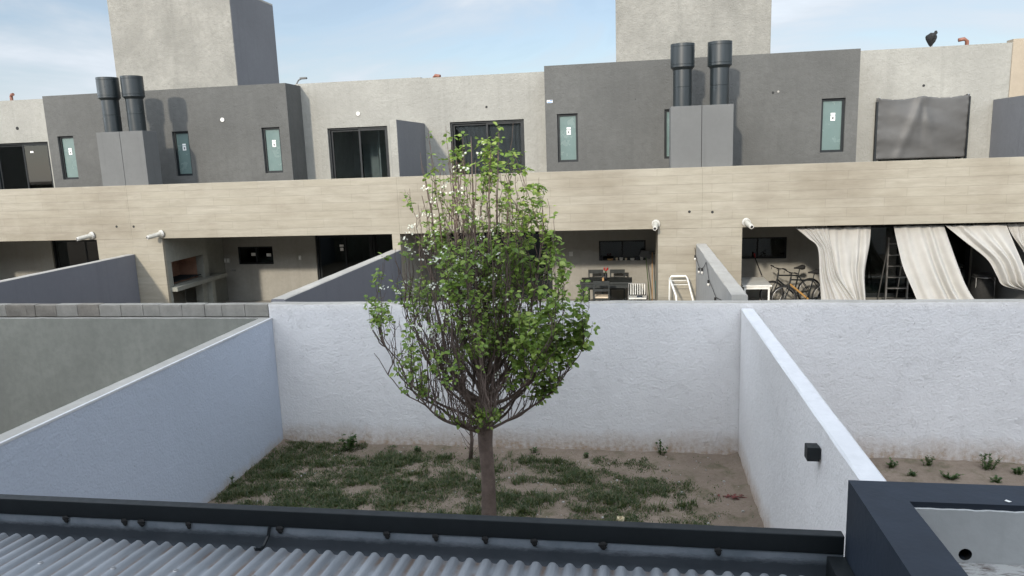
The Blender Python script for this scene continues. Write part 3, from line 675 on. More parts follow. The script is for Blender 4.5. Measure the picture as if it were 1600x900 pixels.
# ------------------------------------------------------------------ street lamp and wrapped antenna beyond the roofs
SL = thing('street_lamp', (-27.55, 60, 0), 'curved neck street lamp rising beyond the roofs at left', 'street lamp')
MB().tube([(-27.6, 60, 0), (-27.6, 60, 10.6)], [.1, .07], 10).tube([(-27.6, 60, 10.5), (-27.55, 60, 11.0), (-27.35, 60, 11.3), (-27.05, 60, 11.42)], .06, 8).build('pole', 'box_grey', SL)
MB().box(-27.2, -26.6, 59.85, 60.15, 11.36, 11.52).build('lamp_head', 'box_grey', SL, bevel=.05)
BG = thing('wrapped_antenna', (7.36, 20.4, 6.3), 'black plastic bag tied round a short mast on the roof at right', 'bagged mast')
MB().tube([(7.37, 20.5, 6.3), (7.36, 20.5, 6.90)], .025, 8).build('mast', 'steel', BG)
b = MB(); seg = 16
prof = [(.02, 6.78), (.04, 6.82), (.07, 6.86), (.125, 6.95), (.16, 7.03), (.165, 7.09), (.14, 7.15), (.10, 7.18), (.06, 7.20), (.02, 7.205)]
for r_, z_ in prof:
    for q in range(seg):
        a = 2*math.pi*q/seg; w = 1+.28*noise.noise(Vector((math.cos(a)*1.7, math.sin(a)*1.7, z_*7)))
        b.v.append((7.34+(z_-6.9)*.02+r_*w*math.cos(a), 20.5+r_*w*math.sin(a), z_+.03*noise.noise(Vector((a, z_*9, 4)))))
for k in range(len(prof)-1):
    for q in range(seg): b.f.append((k*seg+q, k*seg+(q+1) % seg, (k+1)*seg+(q+1) % seg, (k+1)*seg+q))
b.tube([(7.42, 20.46, 7.15), (7.455, 20.46, 7.20), (7.45, 20.46, 7.26)], [.05, .055, .03], 8)
b.v = [(7.36+(x-7.36)*.74, y, 6.80+(z-6.80)*.78) for x, y, z in b.v]
b.build('plastic_bag', 'rubber', BG)

# ------------------------------------------------------------------ upstairs curtain (house C) and tarpaulin (house D)
def drape(name, mat, Lc, Rc, y, folds, amp, parent=None, nz=26, nu=90, label=None, cat=None, group=None, bellow=0, seed=0):
    """hanging cloth between a left and a right edge curve, each a list of (x, z) from top to bottom"""
    def ev(cv, t):
        s = t*(len(cv)-1); i = min(int(s), len(cv)-2); f = s-i
        p0 = cv[max(i-1, 0)]; p1 = cv[i]; p2 = cv[i+1]; p3 = cv[min(i+2, len(cv)-1)]
        return tuple(.5*((2*p1[k])+(-p0[k]+p2[k])*f+(2*p0[k]-5*p1[k]+4*p2[k]-p3[k])*f*f+(-p0[k]+3*p1[k]-3*p2[k]+p3[k])*f**3) for k in (0, 1))
    b = MB()
    for j in range(nz+1):
        t = j/nz; Lx, Lz = ev(Lc, t); Rx, Rz = ev(Rc, t)
        for i in range(nu+1):
            u = i/nu; uu = u+.035*math.sin(5*u+seed)+.02*math.sin(13*u+t*1.5+seed)
            a = amp*(.45+.55*t)*(.7+.6*noise.noise(Vector((u*4+seed, t*.8, 0))))
            yy = y+a*math.sin(2*math.pi*folds*uu+.8*math.sin(3*t+seed))+bellow*math.sin(math.pi*min(1, t*1.1))*math.sin(math.pi*u)
            yy += .012*noise.noise(Vector((u*9, t*7, seed)))
            b.v.append((Lx+(Rx-Lx)*u, yy, Lz+(Rz-Lz)*u+(.006*math.cos(2*math.pi*folds*u) if j in (0, nz) else 0)))
    for j in range(nz):
        for i in range(nu): a = j*(nu+1)+i; b.f.append((a, a+nu+1, a+nu+2, a+1))
    c0 = ev(Lc, 0)
    o = b.build(name, mat, parent, smooth=True, solid=.003, loc=(c0[0], y, c0[1]) if parent is None else None)
    if label: tag(o, label, cat, group)
    return o
drape('curtain', 'dark_curtain', [(-4.72, 5.40), (-4.5, 4.8), (-4.45, 3.1)], [(-2.84, 5.40), (-2.84, 4.2), (-2.84, 3.1)], 19.80, 13, .03, nu=130,
      label='dark grey curtain inside the upstairs glass door behind the treetop', cat='curtain')
b = MB(); nu, nz = 56, 40
for j in range(nz+1):
    v = j/nz
    for i in range(nu+1):
        u = i/nu; sag = .05*abs(math.sin(2*math.pi*u))*(1-v)**2
        x = 5.88+2.05*u + (-.03+.05*v)*(1-u) - .02*v*u; z = 5.555-1.47*v - sag*1.2 - (.012 if j == 0 and i % 7 == 3 else 0)
        d = abs(u-.5); wr = .05*math.exp(-((u-.5+.26*v)/.055)**2)*(1-v*.55)+.02*math.exp(-((u-.5-.16*v)/.05)**2)*(1-v*.5) - .03*math.exp(-(d/.03)**2)*(1-v)
        wr += .035*math.sin(math.pi*u)*math.sin(math.pi*v)+.03*noise.noise(Vector((u*2+v*1.4, v*4-u*2, 2)))+.003*noise.noise(Vector((u*11, v*13, 5)))
        ed = min(u, 1-u); wr += .006*math.sin(v*46+u*20)*math.exp(-ed/.035)
        b.v.append((x, 19.545-wr-.02, z))
for j in range(nz):
    for i in range(nu): a = j*(nu+1)+i; b.f.append((a, a+nu+1, a+nu+2, a+1))
TP = thing('tarpaulin', (6.9, 19.5, 4.1), 'wrinkled grey plastic tarpaulin stretched over the upstairs door', 'tarpaulin')
b.build('sheet', 'vinyl', TP, smooth=True, solid=.003)
MB().box(5.855, 5.895, 19.50, 19.598, 3.9, 5.46).build('batten', 'black_metal', TP); MB().box(7.915, 7.945, 19.50, 19.598, 3.9, 5.50).build('batten', 'black_metal', TP)
for u in (0.02, .5, .98):
    MB().tube([(5.88+2.04*u, 19.49, 5.55), (5.88+2.04*u, 19.6, 5.55)], .012, 8).build('hook', 'steel', TP)

# ------------------------------------------------------------------ patio curtains (house D)
rail = thing('curtain_rail', (5.8, 17.3, 2.70), 'thin dark curtain wire under the parapet edge at right', 'curtain rail')
MB().tube([(3.4, 17.26, 2.725), (8.47, 17.26, 2.725)], .008, 6).build('wire', 'black_metal', rail)
for k in range(24):
    MB().torus((3.62+k*.205, 17.26, 2.705), .026, .006, (1, 0, 0), 12, 5).build('ring', 'black_metal', rail)
cg = 'pale patio curtains blowing under the parapet'
drape('patio_curtain', 'curtain', [(3.60, 2.68), (3.87, 2.45), (4.09, 2.22), (4.15, 1.61), (4.21, 1.02), (4.22, .6)], [(4.30, 2.68), (4.35, 2.40), (4.42, 2.1), (4.55, 1.60), (4.95, 1.02), (5.1, .6)], 17.24, 6, .05, nu=120,
      label='leftmost pale patio curtain, gathered in tight folds beside the bicycles', cat='curtain', group=cg, seed=1)
drape('patio_curtain', 'curtain', [(4.24, 2.68), (4.26, 2.3), (4.32, 2.0), (4.42, 1.6), (4.75, 1.02), (4.8, .6)], [(5.21, 2.68), (5.20, 2.3), (5.16, 2.0), (5.12, 1.6), (5.16, 1.02), (5.18, .6)], 17.30, 4, .06,
      label='pale patio curtain hanging almost straight, second from the bicycles', cat='curtain', group=cg, seed=2.2)
drape('patio_curtain', 'curtain', [(5.66, 2.68), (5.76, 2.25), (5.90, 1.75), (6.12, 1.25), (6.25, .95), (6.4, .6)], [(6.68, 2.68), (6.82, 2.3), (6.99, 1.85), (7.2, 1.35), (7.42, 1.0), (7.7, .6)], 17.26, 4, .07,
      label='pale patio curtain blown diagonally, right of the stepladder', cat='curtain', group=cg, seed=3.1)
drape('patio_curtain', 'curtain', [(6.68, 2.68), (7.10, 2.32), (7.56, 1.93), (7.78, 1.57), (7.92, 1.36), (8.30, 1.25)], [(7.90, 2.68), (8.06, 2.33), (8.22, 1.98), (8.36, 1.66), (8.43, 1.45), (8.46, 1.25)], 17.22, 3.5, .07, bellow=-.12,
      label='pale patio curtain swept up to the right with its hem lifted by the wind', cat='curtain', group=cg, seed=4.4)
drape('patio_curtain', 'curtain', [(7.94, 2.68), (8.08, 2.42), (8.32, 2.1), (8.40, 1.9)], [(8.46, 2.68), (8.46, 2.4), (8.465, 2.1), (8.47, 1.9)], 17.32, 2.5, .04, nu=50,
      label='narrow pale patio curtain bunched at the right edge of the view', cat='curtain', group=cg, seed=5.5)

# ------------------------------------------------------------------ patio D: desk, squeegee, bicycles, ladder, bin, grill
t = thing('table', (3.0, 18.9, FZ), 'small white metal table in front of the bicycles', 'table')
MB().box(2.60, 3.27, 18.0, 19.2, 1.215, 1.25).build('table_top', 'white_steel', t, bevel=.004)
MB().box(2.64, 3.23, 18.04, 18.07, 1.15, 1.215).box(2.64, 3.23, 19.13, 19.16, 1.15, 1.215).build('apron', 'white_steel', t)
for x in (2.64, 3.19):
    for y in (18.04, 19.12): MB().box(x, x+.04, y, y+.04, FZ, 1.15).build('leg', 'white_steel', t)
t = thing('squeegee', (3.2, 19.6, FZ), 'dark squeegee with a red tip leaning above the white table', 'squeegee')
MB().tube([(3.27, 19.45, 1.26), (3.20, 20.1, 1.62)], .014, 8).build('handle', 'rubber', t); MB().tube([(3.20, 20.1, 1.62), (3.19, 20.16, 1.72)], .018, 8).build('tip', 'red', t)
def bicycle(cx, cy, ang, framemat, label):
    t = thing('bicycle', (cx, cy, FZ), label, 'bicycle', 'bicycles on the patio')
    ca, sa = math.cos(R(ang)), math.sin(R(ang)); ax = (-sa, ca, 0)
    def q(u, z, s=0): return (cx+u*ca-s*sa, cy+u*sa+s*ca, FZ+z)
    for u in (-.52, .52):
        w = MB().torus(q(u, .34), .315, .022, ax, 32, 8).build('wheel', 'rubber', t, smooth=True)
        MB().torus(q(u, .34), .285, .010, ax, 32, 6).build('rim', 'steel', w, smooth=True)
        s = MB()
        for k in range(14):
            a = 2*math.pi*k/14; s.tube([q(u, .34, .015*(-1)**k), q(u+.28*math.cos(a), .34+.28*math.sin(a))], .0022, 4)
        s.tube([q(u, .34, -.04), q(u, .34, .04)], .02, 8); s.build('spokes', 'steel', w)
    f = MB(); hd, hd2, bb_, st = q(-.36, .80), q(-.38, .70), q(.10, .30), q(.20, .76)
    f.tube([hd, st], .018, 8).tube([st, bb_], .018, 8).tube([bb_, q(.52, .34, .06)], .012, 6).tube([bb_, q(.52, .34, -.06)], .012, 6).tube([st, q(.52, .34, .06)], .010, 6).tube([st, q(.52, .34, -.06)], .010, 6).tube([q(-.35, .86), q(-.385, .66)], .022, 8)
    f.build('frame', 'black_metal', t); MB().tube([hd2, bb_], .024, 8).build('down_tube', framemat, t)
    k = MB().tube([q(-.39, .66), q(-.40, .63)], .03, 6)
    for s_ in (-.06, .06): k.tube([q(-.39, .66), q(-.395, .64, s_), q(-.52, .34, s_)], .016, 6)
    k.build('fork', 'black_metal', t)
    h = MB().tube([q(-.35, .86), q(-.34, .95), q(-.40, .97)], .014, 6).tube([q(-.36, 1.0, -.32), q(-.40, .99, -.1), q(-.40, .99, .1), q(-.36, 1.0, .32)], .012, 6).tube([q(-.36, 1.0, -.34), q(-.365, 1.0, -.21)], .018, 8).tube([q(-.36, 1.0, .34), q(-.365, 1.0, .21)], .018, 8)
    h.tube([q(-.42, .98, -.22), q(-.46, .95, -.14)], .008, 5).tube([q(-.42, .98, .22), q(-.46, .95, .14)], .008, 5); h.build('handlebar', 'rubber', t)
    MB().tube([st, q(.235, .93)], .013, 6).build('seat_post', 'black_metal', t)
    s = MB(); s.tube([q(.08, .955), q(.18, .96), q(.30, .965), q(.36, .96)], [.02, .032, .07, .055], 10); sd_ = s.build('saddle', 'rubber', t, smooth=True)
    MB().torus(q(.10, .30, -.05), .085, .006, ax, 18, 5).tube([q(.10, .30, -.05), q(.05, .14, -.09)], .010, 5).tube([q(.10, .30, .05), q(.15, .46, .09)], .010, 5).build('crank', 'black_metal', t)
bicycle(4.13, 18.55, 14, 'orange', 'black bicycle with a golden orange frame tube nearer the curtain')
bicycle(3.95, 19.25, 20, 'black_metal', 'plain dark bicycle behind the golden orange one')
t = thing('step_ladder', (6.2, 18.9, FZ), 'grey metal stepladder standing between two patio curtains', 'ladder')
for x in (6.04, 6.52): MB().box(x, x+.035, 18.75, 18.81, FZ, 2.25).build('rail', 'steel', t)
for k in range(6): MB().box(6.075, 6.52, 18.72, 18.84, FZ+.24+k*.27, FZ+.265+k*.27).build('tread', 'steel', t)
MB().tube([(6.06, 19.4, FZ), (6.10, 18.85, 2.22)], .015, 6).tube([(6.5, 19.4, FZ), (6.46, 18.85, 2.22)], .015, 6).build('back_stay', 'steel', t)
t = thing('trash_bag', (8.05, 18.6, FZ), 'full black rubbish bag in a frame beside the blowing curtains', 'rubbish bag')
b = MB(); prof = [(.0, 0), (.20, .01), (.24, .15), (.25, .45), (.23, .68), (.15, .80), (.21, .86), (.19, .90), (.0, .88)]
b.lathe((8.1, 18.55, FZ), prof, 22); b.v = [(x+.05*noise.noise(Vector((x*5, y*5, z*7))), y+.05*noise.noise(Vector((z*6, x*5, y*5))), z) for x, y, z in b.v]
b.build('bag', 'rubber', t, smooth=True); MB().torus((8.1, 18.55, 1.32), .22, .012, (0, 0.01, 1), 20, 6).tube([(7.9, 18.4, FZ), (7.9, 18.42, 1.32)], .010, 6).tube([(8.3, 18.4, FZ), (8.3, 18.42, 1.32)], .010, 6).build('stand', 'steel', t)
t = thing('kettle_grill', (7.5, 19.5, FZ), 'dark covered grill in the shade behind the blowing curtains', 'grill')
MB().box(7.3, 8.0, 19.2, 19.75, 1.15, 1.38).box(7.34, 7.96, 19.24, 19.71, 1.38, 1.52).build('lid', 'black_metal', t, bevel=.05); MB().box(7.34, 7.96, 19.25, 19.7, FZ+.1, 1.14).build('cabinet', 'black_paint', t, bevel=.01)
MB().tube([(7.4, 19.17, 1.45), (7.9, 19.17, 1.45)], .012, 8).build('handle', 'steel', t)

# ------------------------------------------------------------------ patio C: dining set and clutter
t = thing('dining_table', (-.7, 18.95, FZ), 'black wooden dining table on the patio right of the tree', 'table')
MB().box(-1.32, -.01, 18.55, 19.35, 1.20, 1.25).build('table_top', 'black_wood', t, bevel=.004)
MB().box(-1.28, -.05, 18.58, 18.60, 1.10, 1.20).box(-1.28, -.05, 19.30, 19.32, 1.10, 1.20).build('apron', 'black_wood', t)
for x in (-1.31, -.09):
    for y in (18.56, 19.27): MB().box(x, x+.075, y, y+.075, FZ, 1.20).build('leg', 'black_wood', t)
def dchair(cx, cy, ang, label):
    t = thing('dining_chair', (cx, cy, FZ), label, 'chair', 'black dining chairs')
    ca, sa = math.cos(R(ang)), math.sin(R(ang))
    def bx(b, u0, u1, w0, w1, z0, z1):
        i = len(b.v); b.box(u0, u1, w0, w1, z0, z1)
        for k in range(i, len(b.v)):
            u, w, z = b.v[k]; b.v[k] = (cx+u*ca-w*sa, cy+u*sa+w*ca, z)
        return b
    for u in (-.20, .165):
        bx(MB(), u, u+.035, -.20, -.165, FZ, FZ+.88).build('back_leg', 'black_wood', t); bx(MB(), u, u+.035, .165, .20, FZ, FZ+.43).build('leg', 'black_wood', t)
    b = MB(); bx(b, -.165, .165, -.195, -.175, FZ+.78, FZ+.88); bx(b, -.165, .165, -.195, -.175, FZ+.62, FZ+.68); b.build('backrest', 'black_wood', t)
    bx(MB(), -.20, .20, -.16, .21, FZ+.40, FZ+.435).build('seat_frame', 'black_wood', t)
    bx(MB(), -.19, .19, -.15, .20, FZ+.435, FZ+.475).build('seat', 'cream', t, bevel=.012)
dchair(-.76, 18.22, 0, 'black dining chair on the near side of the table with a cream seat')
dchair(-.98, 19.66, 180, 'black dining chair behind the table, nearest the tree')
dchair(-.40, 19.66, 180, 'black dining chair behind the table, right of the flower vase')
t = thing('flower_vase', (-.68, 18.9, 1.25), 'dark vase with small red flowers on the dining table', 'vase')
MB().lathe((-.68, 18.9, 1.252), [(0, 0), (.035, 0), (.04, .08), (.03, .15), (.033, .17), (.0, .165)], 16).build('vase', 'black_paint', t, smooth=True)
b = MB(); b3 = random.Random(5)
for k in range(7): b.tube([(-.68, 18.9, 1.40), (-.68+b3.uniform(-.05, .05), 18.9+b3.uniform(-.04, .04), 1.50+b3.uniform(0, .06))], .004, 4)
b.build('stems', 'weed', t)
b = MB()
for k in range(6):
    c = (-.68+b3.uniform(-.05, .05), 18.9+b3.uniform(-.04, .04), 1.53+b3.uniform(-.02, .05)); b.lathe(c, [(0, -.02), (.02, -.01), (.027, .005), (.015, .02), (0, .018)], 8)
b.build('petals', 'red', t, smooth=True)
MB().lathe((-.74, 18.75, 1.252), [(0, 0), (.028, 0), (.028, .09), (0, .09)], 12).build('jar', 'wood', None)
j = bpy.data.objects['jar']; tag(j, 'small wooden jar in front of the flower vase on the table', 'jar')
t = thing('slatted_chair', (.1, 18.3, FZ), 'pale metal slatted chair in front of the right end of the table', 'chair')
b = MB().tube([(-.12, 18.05, FZ), (-.09, 18.12, 1.30), (.32, 18.12, 1.30), (.36, 18.05, FZ)], .012, 8); b.build('frame', 'steel', t)
b = MB()
for k in range(7): b.box(-.05+k*.055, -.03+k*.055, 18.11, 18.12, 1.02, 1.29)
b.build('back_slats', 'white_steel', t); MB().box(-.09, .33, 17.98, 18.36, .93, .955).build('seat', 'white_steel', t); MB().box(.10, .24, 18.08, 18.10, .62, 1.0).build('cloth', 'navy', t)
t = thing('garden_chair_frame', (1.1, 16.6, .3), 'white tubular metal chair frame beside the stone clad column', 'chair frame')
MB().tube([(.80, 16.55, .3), (.83, 16.75, 1.64), (.86, 16.76, 1.70), (1.18, 16.76, 1.70), (1.22, 16.75, 1.65), (1.32, 16.5, 1.22), (1.36, 16.45, .3)], .020, 8).tube([(.96, 16.0, .3), (.94, 16.1, 1.36), (.83, 16.72, 1.66)], .022, 8).build('frame', 'white_steel', t, smooth=True)
MB().tube([(.95, 16.1, 1.24), (1.26, 16.1, 1.25), (1.34, 16.05, 1.10), (1.37, 16.0, .3)], .018, 8).build('arm', 'white_steel', t, smooth=True)
b = MB()
for k in range(2): b.tube([(.86+.02*k, 16.72-.12*k, 1.60-.07*k), (1.20+.02*k, 16.72-.12*k, 1.60-.07*k)], .007, 6)
b.build('webbing', 'white_steel', t)
t = thing('garden_tools', (.42, 20.0, FZ), 'grey broad headed broom leaning head up beside the patio window', 'broom')
b = MB(); i0 = len(b.v); b.quad((.18, 20.06, 1.70), (.46, 20.06, 1.62), (.60, 20.06, 1.84), (.24, 20.06, 1.86)); b.quad((.18, 20.10, 1.70), (.24, 20.10, 1.86), (.60, 20.10, 1.84), (.46, 20.10, 1.62)); b.f += [(i0, i0+4, i0+7, i0+1), (i0+1, i0+7, i0+6, i0+2), (i0+2, i0+6, i0+5, i0+3), (i0+3, i0+5, i0+4, i0)]
b.build('broom_head', 'box_grey', t); MB().tube([(.36, 20.07, 1.70), (.46, 19.85, FZ)], .012, 8).build('handle', 'weed', t)
t = thing('rake', (.56, 19.9, FZ), 'thin rake leaning head up between the broom and the column', 'rake')
MB().tube([(.53, 20.05, 1.80), (.52, 19.8, FZ)], .012, 8).build('handle', 'wood', t)
b = MB().tube([(.45, 20.06, 1.76), (.61, 20.06, 1.76)], .01, 6)
for k in range(5): b.tube([(.46+k*.037, 20.06, 1.76), (.46+k*.037, 20.02, 1.84)], .004, 4)
b.build('rake_head', 'black_metal', t)
o = MB().tube([(.62, 19.7, FZ), (.62, 20.0, 1.03)], .016, 8).build('plastic_stick', 'teal', None); tag(o, 'short teal plastic stick leaning by the column', 'stick')
o = MB().box(.66, .71, 19.9, 19.94, FZ, 2.0).build('wood_board', 'wood', None); tag(o, 'upright raw pine board beside the brooms', 'board')
b4 = random.Random(11)
for k, (x, w, h, mt, lb) in enumerate(((-.84, .05, .12, 'black_paint', 'dark jar at the left end of the patio window sill'), (-.60, .08, .05, 'wood', 'low wooden bowl on the patio window sill'), (-.42, .03, .07, 'cream', 'small cream cup on the patio window sill'),
                              (-.30, .05, .08, 'white_plastic', 'white mug in the middle of the patio window sill'), (-.17, .03, .06, 'cream', 'tiny cream pot just right of the white mug'), (.00, .06, .06, 'white_plastic', 'wide white bowl on the patio window sill'), (.13, .035, .08, 'black_paint', 'dark pot near the right end of the sill'), (.25, .045, .09, 'white_plastic', 'white cup at the right end of the sill'))):
    o = MB().lathe((x, 20.22, 1.572), [(0, 0), (w*.7, 0), (w, h*.6), (w, h), (w*.85, h), (w*.8, h*.8), (0, h*.75)], 16).build('sill_pot', mt, None, smooth=True); tag(o, lb, 'pot', 'pots on the patio window sill')

# ------------------------------------------------------------------ string lights on the grey wall
t = thing('string_lights', (1.41, 14.5, 2.2), 'string of small hanging bulbs on the side of the grey wall', 'string lights')
pts = [(17.0, 2.30), (16.77, 2.17), (16.3, 2.08), (15.8, 2.03), (15.3, 2.10), (14.83, 2.20), (14.4, 2.36), (14.0, 2.18), (13.84, 2.11), (13.3, 2.07), (12.67, 2.01), (12.0, 2.10), (11.2, 2.2)]
MB().tube([(1.395, y, z) for y, z in pts], .006, 6).build('cable', 'rubber', t)
for y, z in ((16.77, 2.17), (15.8, 2.03), (15.1, 2.13), (13.84, 2.11), (12.67, 2.01), (11.9, 2.11)):
    s = MB().tube([(1.385, y, z), (1.385, y, z-.06)], .02, 8).build('socket', 'rubber', t)
    MB().lathe((1.385, y, z-.12), [(0, 0), (.02, .012), (.026, .03), (.02, .05), (.012, .062)], 10).build('bulb', 'white_plastic', s, smooth=True)

# ------------------------------------------------------------------ the tree
def env(z):
    zz = [1.35, 1.5, 1.62, 1.8, 2.05, 2.38, 2.85, 3.2, 3.64, 4.0, 4.27, 4.5, 4.7, 4.85]; rr = [.30, .50, .72, .96, 1.16, 1.30, 1.22, 1.12, .98, .84, .70, .50, .24, .1]
    return float(np.interp(z, zz, rr))
TX, TY = -1.72, 8.10
tree = thing('pear_tree', (TX, TY, 0), 'young flowering pear tree with upright branches in the middle of the yard', 'tree')
rt_ = random.Random(33)
tb = MB(); tr_pts = [(TX-.012, TY, -.05), (TX-.01, TY, .05), (TX, TY, .4), (TX+.004, TY, .8), (TX-.012, TY, 1.15), (TX-.004, TY, 1.42), (TX, TY+.01, 1.75), (TX-.02, TY, 2.3), (TX-.01, TY, 3.0), (TX-.03, TY, 3.9), (TX-.02, TY, 4.72)]
tb.tube(tr_pts, [.115, .098, .087, .082, .086, .094, .062, .040, .024, .012, .004], 14)
tb.build('trunk', 'bark', tree, smooth=True)
br = MB()
def cb(P0, P1, P2, P3, t): return P0*(1-t)**3+P1*3*t*(1-t)**2+P2*3*t*t*(1-t)+P3*t**3
def branch(P0, P1, P2, r0, r1, n=12, wob=.02, seg=6, P3=None):
    pts = []; s = rt_.uniform(0, 99)
    for k in range(n+1):
        t = k/n; p = cb(P0, P1, P2, P3, t) if P3 else P0*(1-t)**2+P1*2*t*(1-t)+P2*t*t
        w = wob*math.sin(math.pi*min(1, t*1.5)*.5)
        pts.append(p+Vector((noise.noise(Vector((s, t*5, 0))), noise.noise(Vector((s, t*5, 7))), noise.noise(Vector((s, t*5, 13)))*.6))*w*3)
    br.tube(pts, [r0+(r1-r0)*(k/n)**.8 for k in range(n+1)], seg, cap=False)
    return pts
base = Vector((TX, TY, 0)); limbs = []
for k in range(52):
    kind_ = k % 4
    phi = k*2.39996+rt_.uniform(-.3, .3)
    d = Vector((math.cos(phi), math.sin(phi), 0))
    if kind_ == 0:    # low spreading limbs
        zt = rt_.uniform(1.95, 2.75); fr_ = rt_.uniform(.84, 1.0); z0 = rt_.uniform(1.25, 1.55); r0 = rt_.uniform(.018, .028); s1, s2 = .35, .78
    elif kind_ == 1:
        zt = rt_.uniform(2.7, 3.5); fr_ = rt_.uniform(.6, .98); z0 = rt_.uniform(1.3, 1.75); r0 = rt_.uniform(.024, .036); s1, s2 = .38, .85
    elif kind_ == 2:
        zt = rt_.uniform(3.4, 4.15); fr_ = rt_.uniform(.45, .95); z0 = rt_.uniform(1.35, 2.0); r0 = rt_.uniform(.026, .036); s1, s2 = .40, .95
    else:
        zt = rt_.uniform(3.9, 4.6); fr_ = rt_.uniform(.35, 1.0); z0 = rt_.uniform(1.4, 2.5); r0 = rt_.uniform(.018, .028); s1, s2 = .5, 1.0
    rad = env(zt)*fr_; H_ = zt-z0
    P0 = base+Vector((0, 0, z0))+d*.04
    P1 = base+d*rad*(s1+.08)+Vector((0, 0, z0+H_*(.20 if kind_ == 0 else .14)))
    P2 = base+d*rad*s2*1.04+Vector((0, 0, z0+H_*(.50 if kind_ == 0 else .42)))
    P3 = base+d*rad+Vector((0, 0, zt))
    limbs.append((branch(P0, P1, P2, r0*.74, .0035, 18, .032, 8, P3), r0, d, kind_))
subs = []
for pts, r0, d, kind_ in limbs:
    n = len(pts)-1
    for q in range(rt_.randint(8, 11) if kind_ else rt_.randint(10, 14)):
        k = rt_.randint(3, n-1); p = pts[k]
        a = rt_.uniform(0, 6.283); dd = Vector((math.cos(a), math.sin(a), 0))*.6+d*rt_.uniform(-.2, .6)
        ln = rt_.uniform(.35, 1.0); zt = min(p.z+ln, 4.72)
        tgt = p+dd*rt_.uniform(.10, .30); tgt.z = zt
        h = Vector((tgt.x-TX, tgt.y-TY, 0)); mx_ = env(min(zt, 4.6))*1.03
        if h.length > mx_: h = h*(mx_/h.length); tgt.x, tgt.y = TX+h.x, TY+h.y
        sp = branch(p, p+dd*.20+Vector((0, 0, ln*.22)), tgt, .009 if zt < 4 else .0065, .0022, 10, .016, 5); subs.append((sp, d))
        for w in range(rt_.randint(2, 4)):
            kk = rt_.randint(2, 9); p2 = sp[kk]; a = rt_.uniform(0, 6.283); l_ = rt_.uniform(.08, .30)
            t2 = p2+Vector((math.cos(a)*.45*l_, math.sin(a)*.45*l_, l_*.85)); c2 = p2+Vector((math.cos(a)*.45*l_, math.sin(a)*.45*l_, l_*.25))
            subs.append((branch(p2, c2, t2, .0035, .0016, 5, .006, 4), d))
for k in range(16):   # spindly leaders above the crown
    a = k*.9; p = Vector((TX+.40*math.cos(a)-.08, TY+.36*math.sin(a), 3.4)); zt = rt_.uniform(4.4, 4.86)
    subs.append((branch(p, p+Vector((.02*math.cos(a), 0, .5)), Vector((p.x+.12*math.cos(a), p.y+.06*math.sin(a), zt)), .009, .002, 12, .010, 5), Vector((1, 0, 0))))
br.build('branches', 'bark', tree, smooth=True)
lf = MB(); bl = MB()
def leaf(b, p, d, up_, s):
    d = d.normalized(); sd_ = d.cross(up_)
    if sd_.length < .01: sd_ = Vector((1, 0, 0))
    sd_.normalize(); nn = sd_.cross(d); w = s*.42
    i = len(b.v)
    P = [p, p+d*s*.35+sd_*w+nn*s*.10, p+d*s*.75+sd_*w*.75+nn*s*.06, p+d*s*1.05-nn*s*.08, p+d*s*.75-sd_*w*.75+nn*s*.06, p+d*s*.35-sd_*w+nn*s*.10, p+d*s*.5-nn*s*.03]
    b.v += [tuple(q) for q in P]; b.f += [(i, i+1, i+2, i+6), (i+6, i+2, i+3), (i, i+6, i+4, i+5), (i+6, i+3, i+4)]
nl = 0
for pts, d in subs:
    for k in range(1, len(pts)):
        p = pts[k]; rx = (p.x-TX)/1.25
        dens = .165+.15*rx                                   # fuller on the right side of the crown
        if p.z < 2.25: dens -= .14 if rx < .3 else .03
        if p.z > 2.6: dens += .10
        if p.z < 1.75 and abs(rx) < .35 and p.y < TY: dens += .2
        if p.z > 3.9: dens += .12
        if math.hypot(p.x-TX, p.y-TY) < .6*env(p.z): dens -= .14
        if p.y > TY+.5: dens -= .12
        dens += noise.noise(p*2.3+Vector((4, 4, 2)))*.6
        if rt_.random() < dens:
            for q in range(rt_.randint(4, 8)):
                a = rt_.uniform(0, 6.283); el = rt_.uniform(-.6, .9)
                dv = Vector((math.cos(a)*math.cos(el), math.sin(a)*math.cos(el), math.sin(el)))
                off = dv*rt_.uniform(.005, .05)
                big = .074 if rx > .35 else .064
                leaf(lf, p+off, dv+Vector((0, 0, -.25)), Vector((rt_.uniform(-.6, .6), rt_.uniform(-.9, .3), 1)), big*rt_.uniform(.42, 1.05)); nl += 1
        fl_ = .05*(1.1-rx) if p.z > 2.6 else .02
        if p.z > 4.2: fl_ = .03
        if noise.noise(p*1.9+Vector((9, 0, 0))) > .0 and rt_.random() < fl_:
            c = p+Vector((rt_.uniform(-.03, .03), rt_.uniform(-.06, 0), rt_.uniform(0, .03)))
            for q in range(rt_.randint(4, 8)):
                cc = c+Vector((rt_.uniform(-.04, .04), rt_.uniform(-.04, .04), rt_.uniform(-.03, .03))); n_ = Vector((rt_.uniform(-.6, .6), rt_.uniform(-1, .2), rt_.uniform(.1, 1))).normalized()
                u_ = n_.cross(Vector((.3, .9, .1))).normalized(); v_ = n_.cross(u_)
                i = len(bl.v); bl.v.append(tuple(cc))
                for w in range(10):
                    an = w*math.pi/5; r_ = .014 if w % 2 == 0 else .008; bl.v.append(tuple(cc+(u_*math.cos(an)+v_*math.sin(an))*r_+n_*.004))
                for w in range(10): bl.f.append((i, i+1+w, i+1+(w+1) % 10))
print('leaves', nl)
lf.build('leaves', 'leaf', tree); bl.build('blossom', 'blossom', tree)

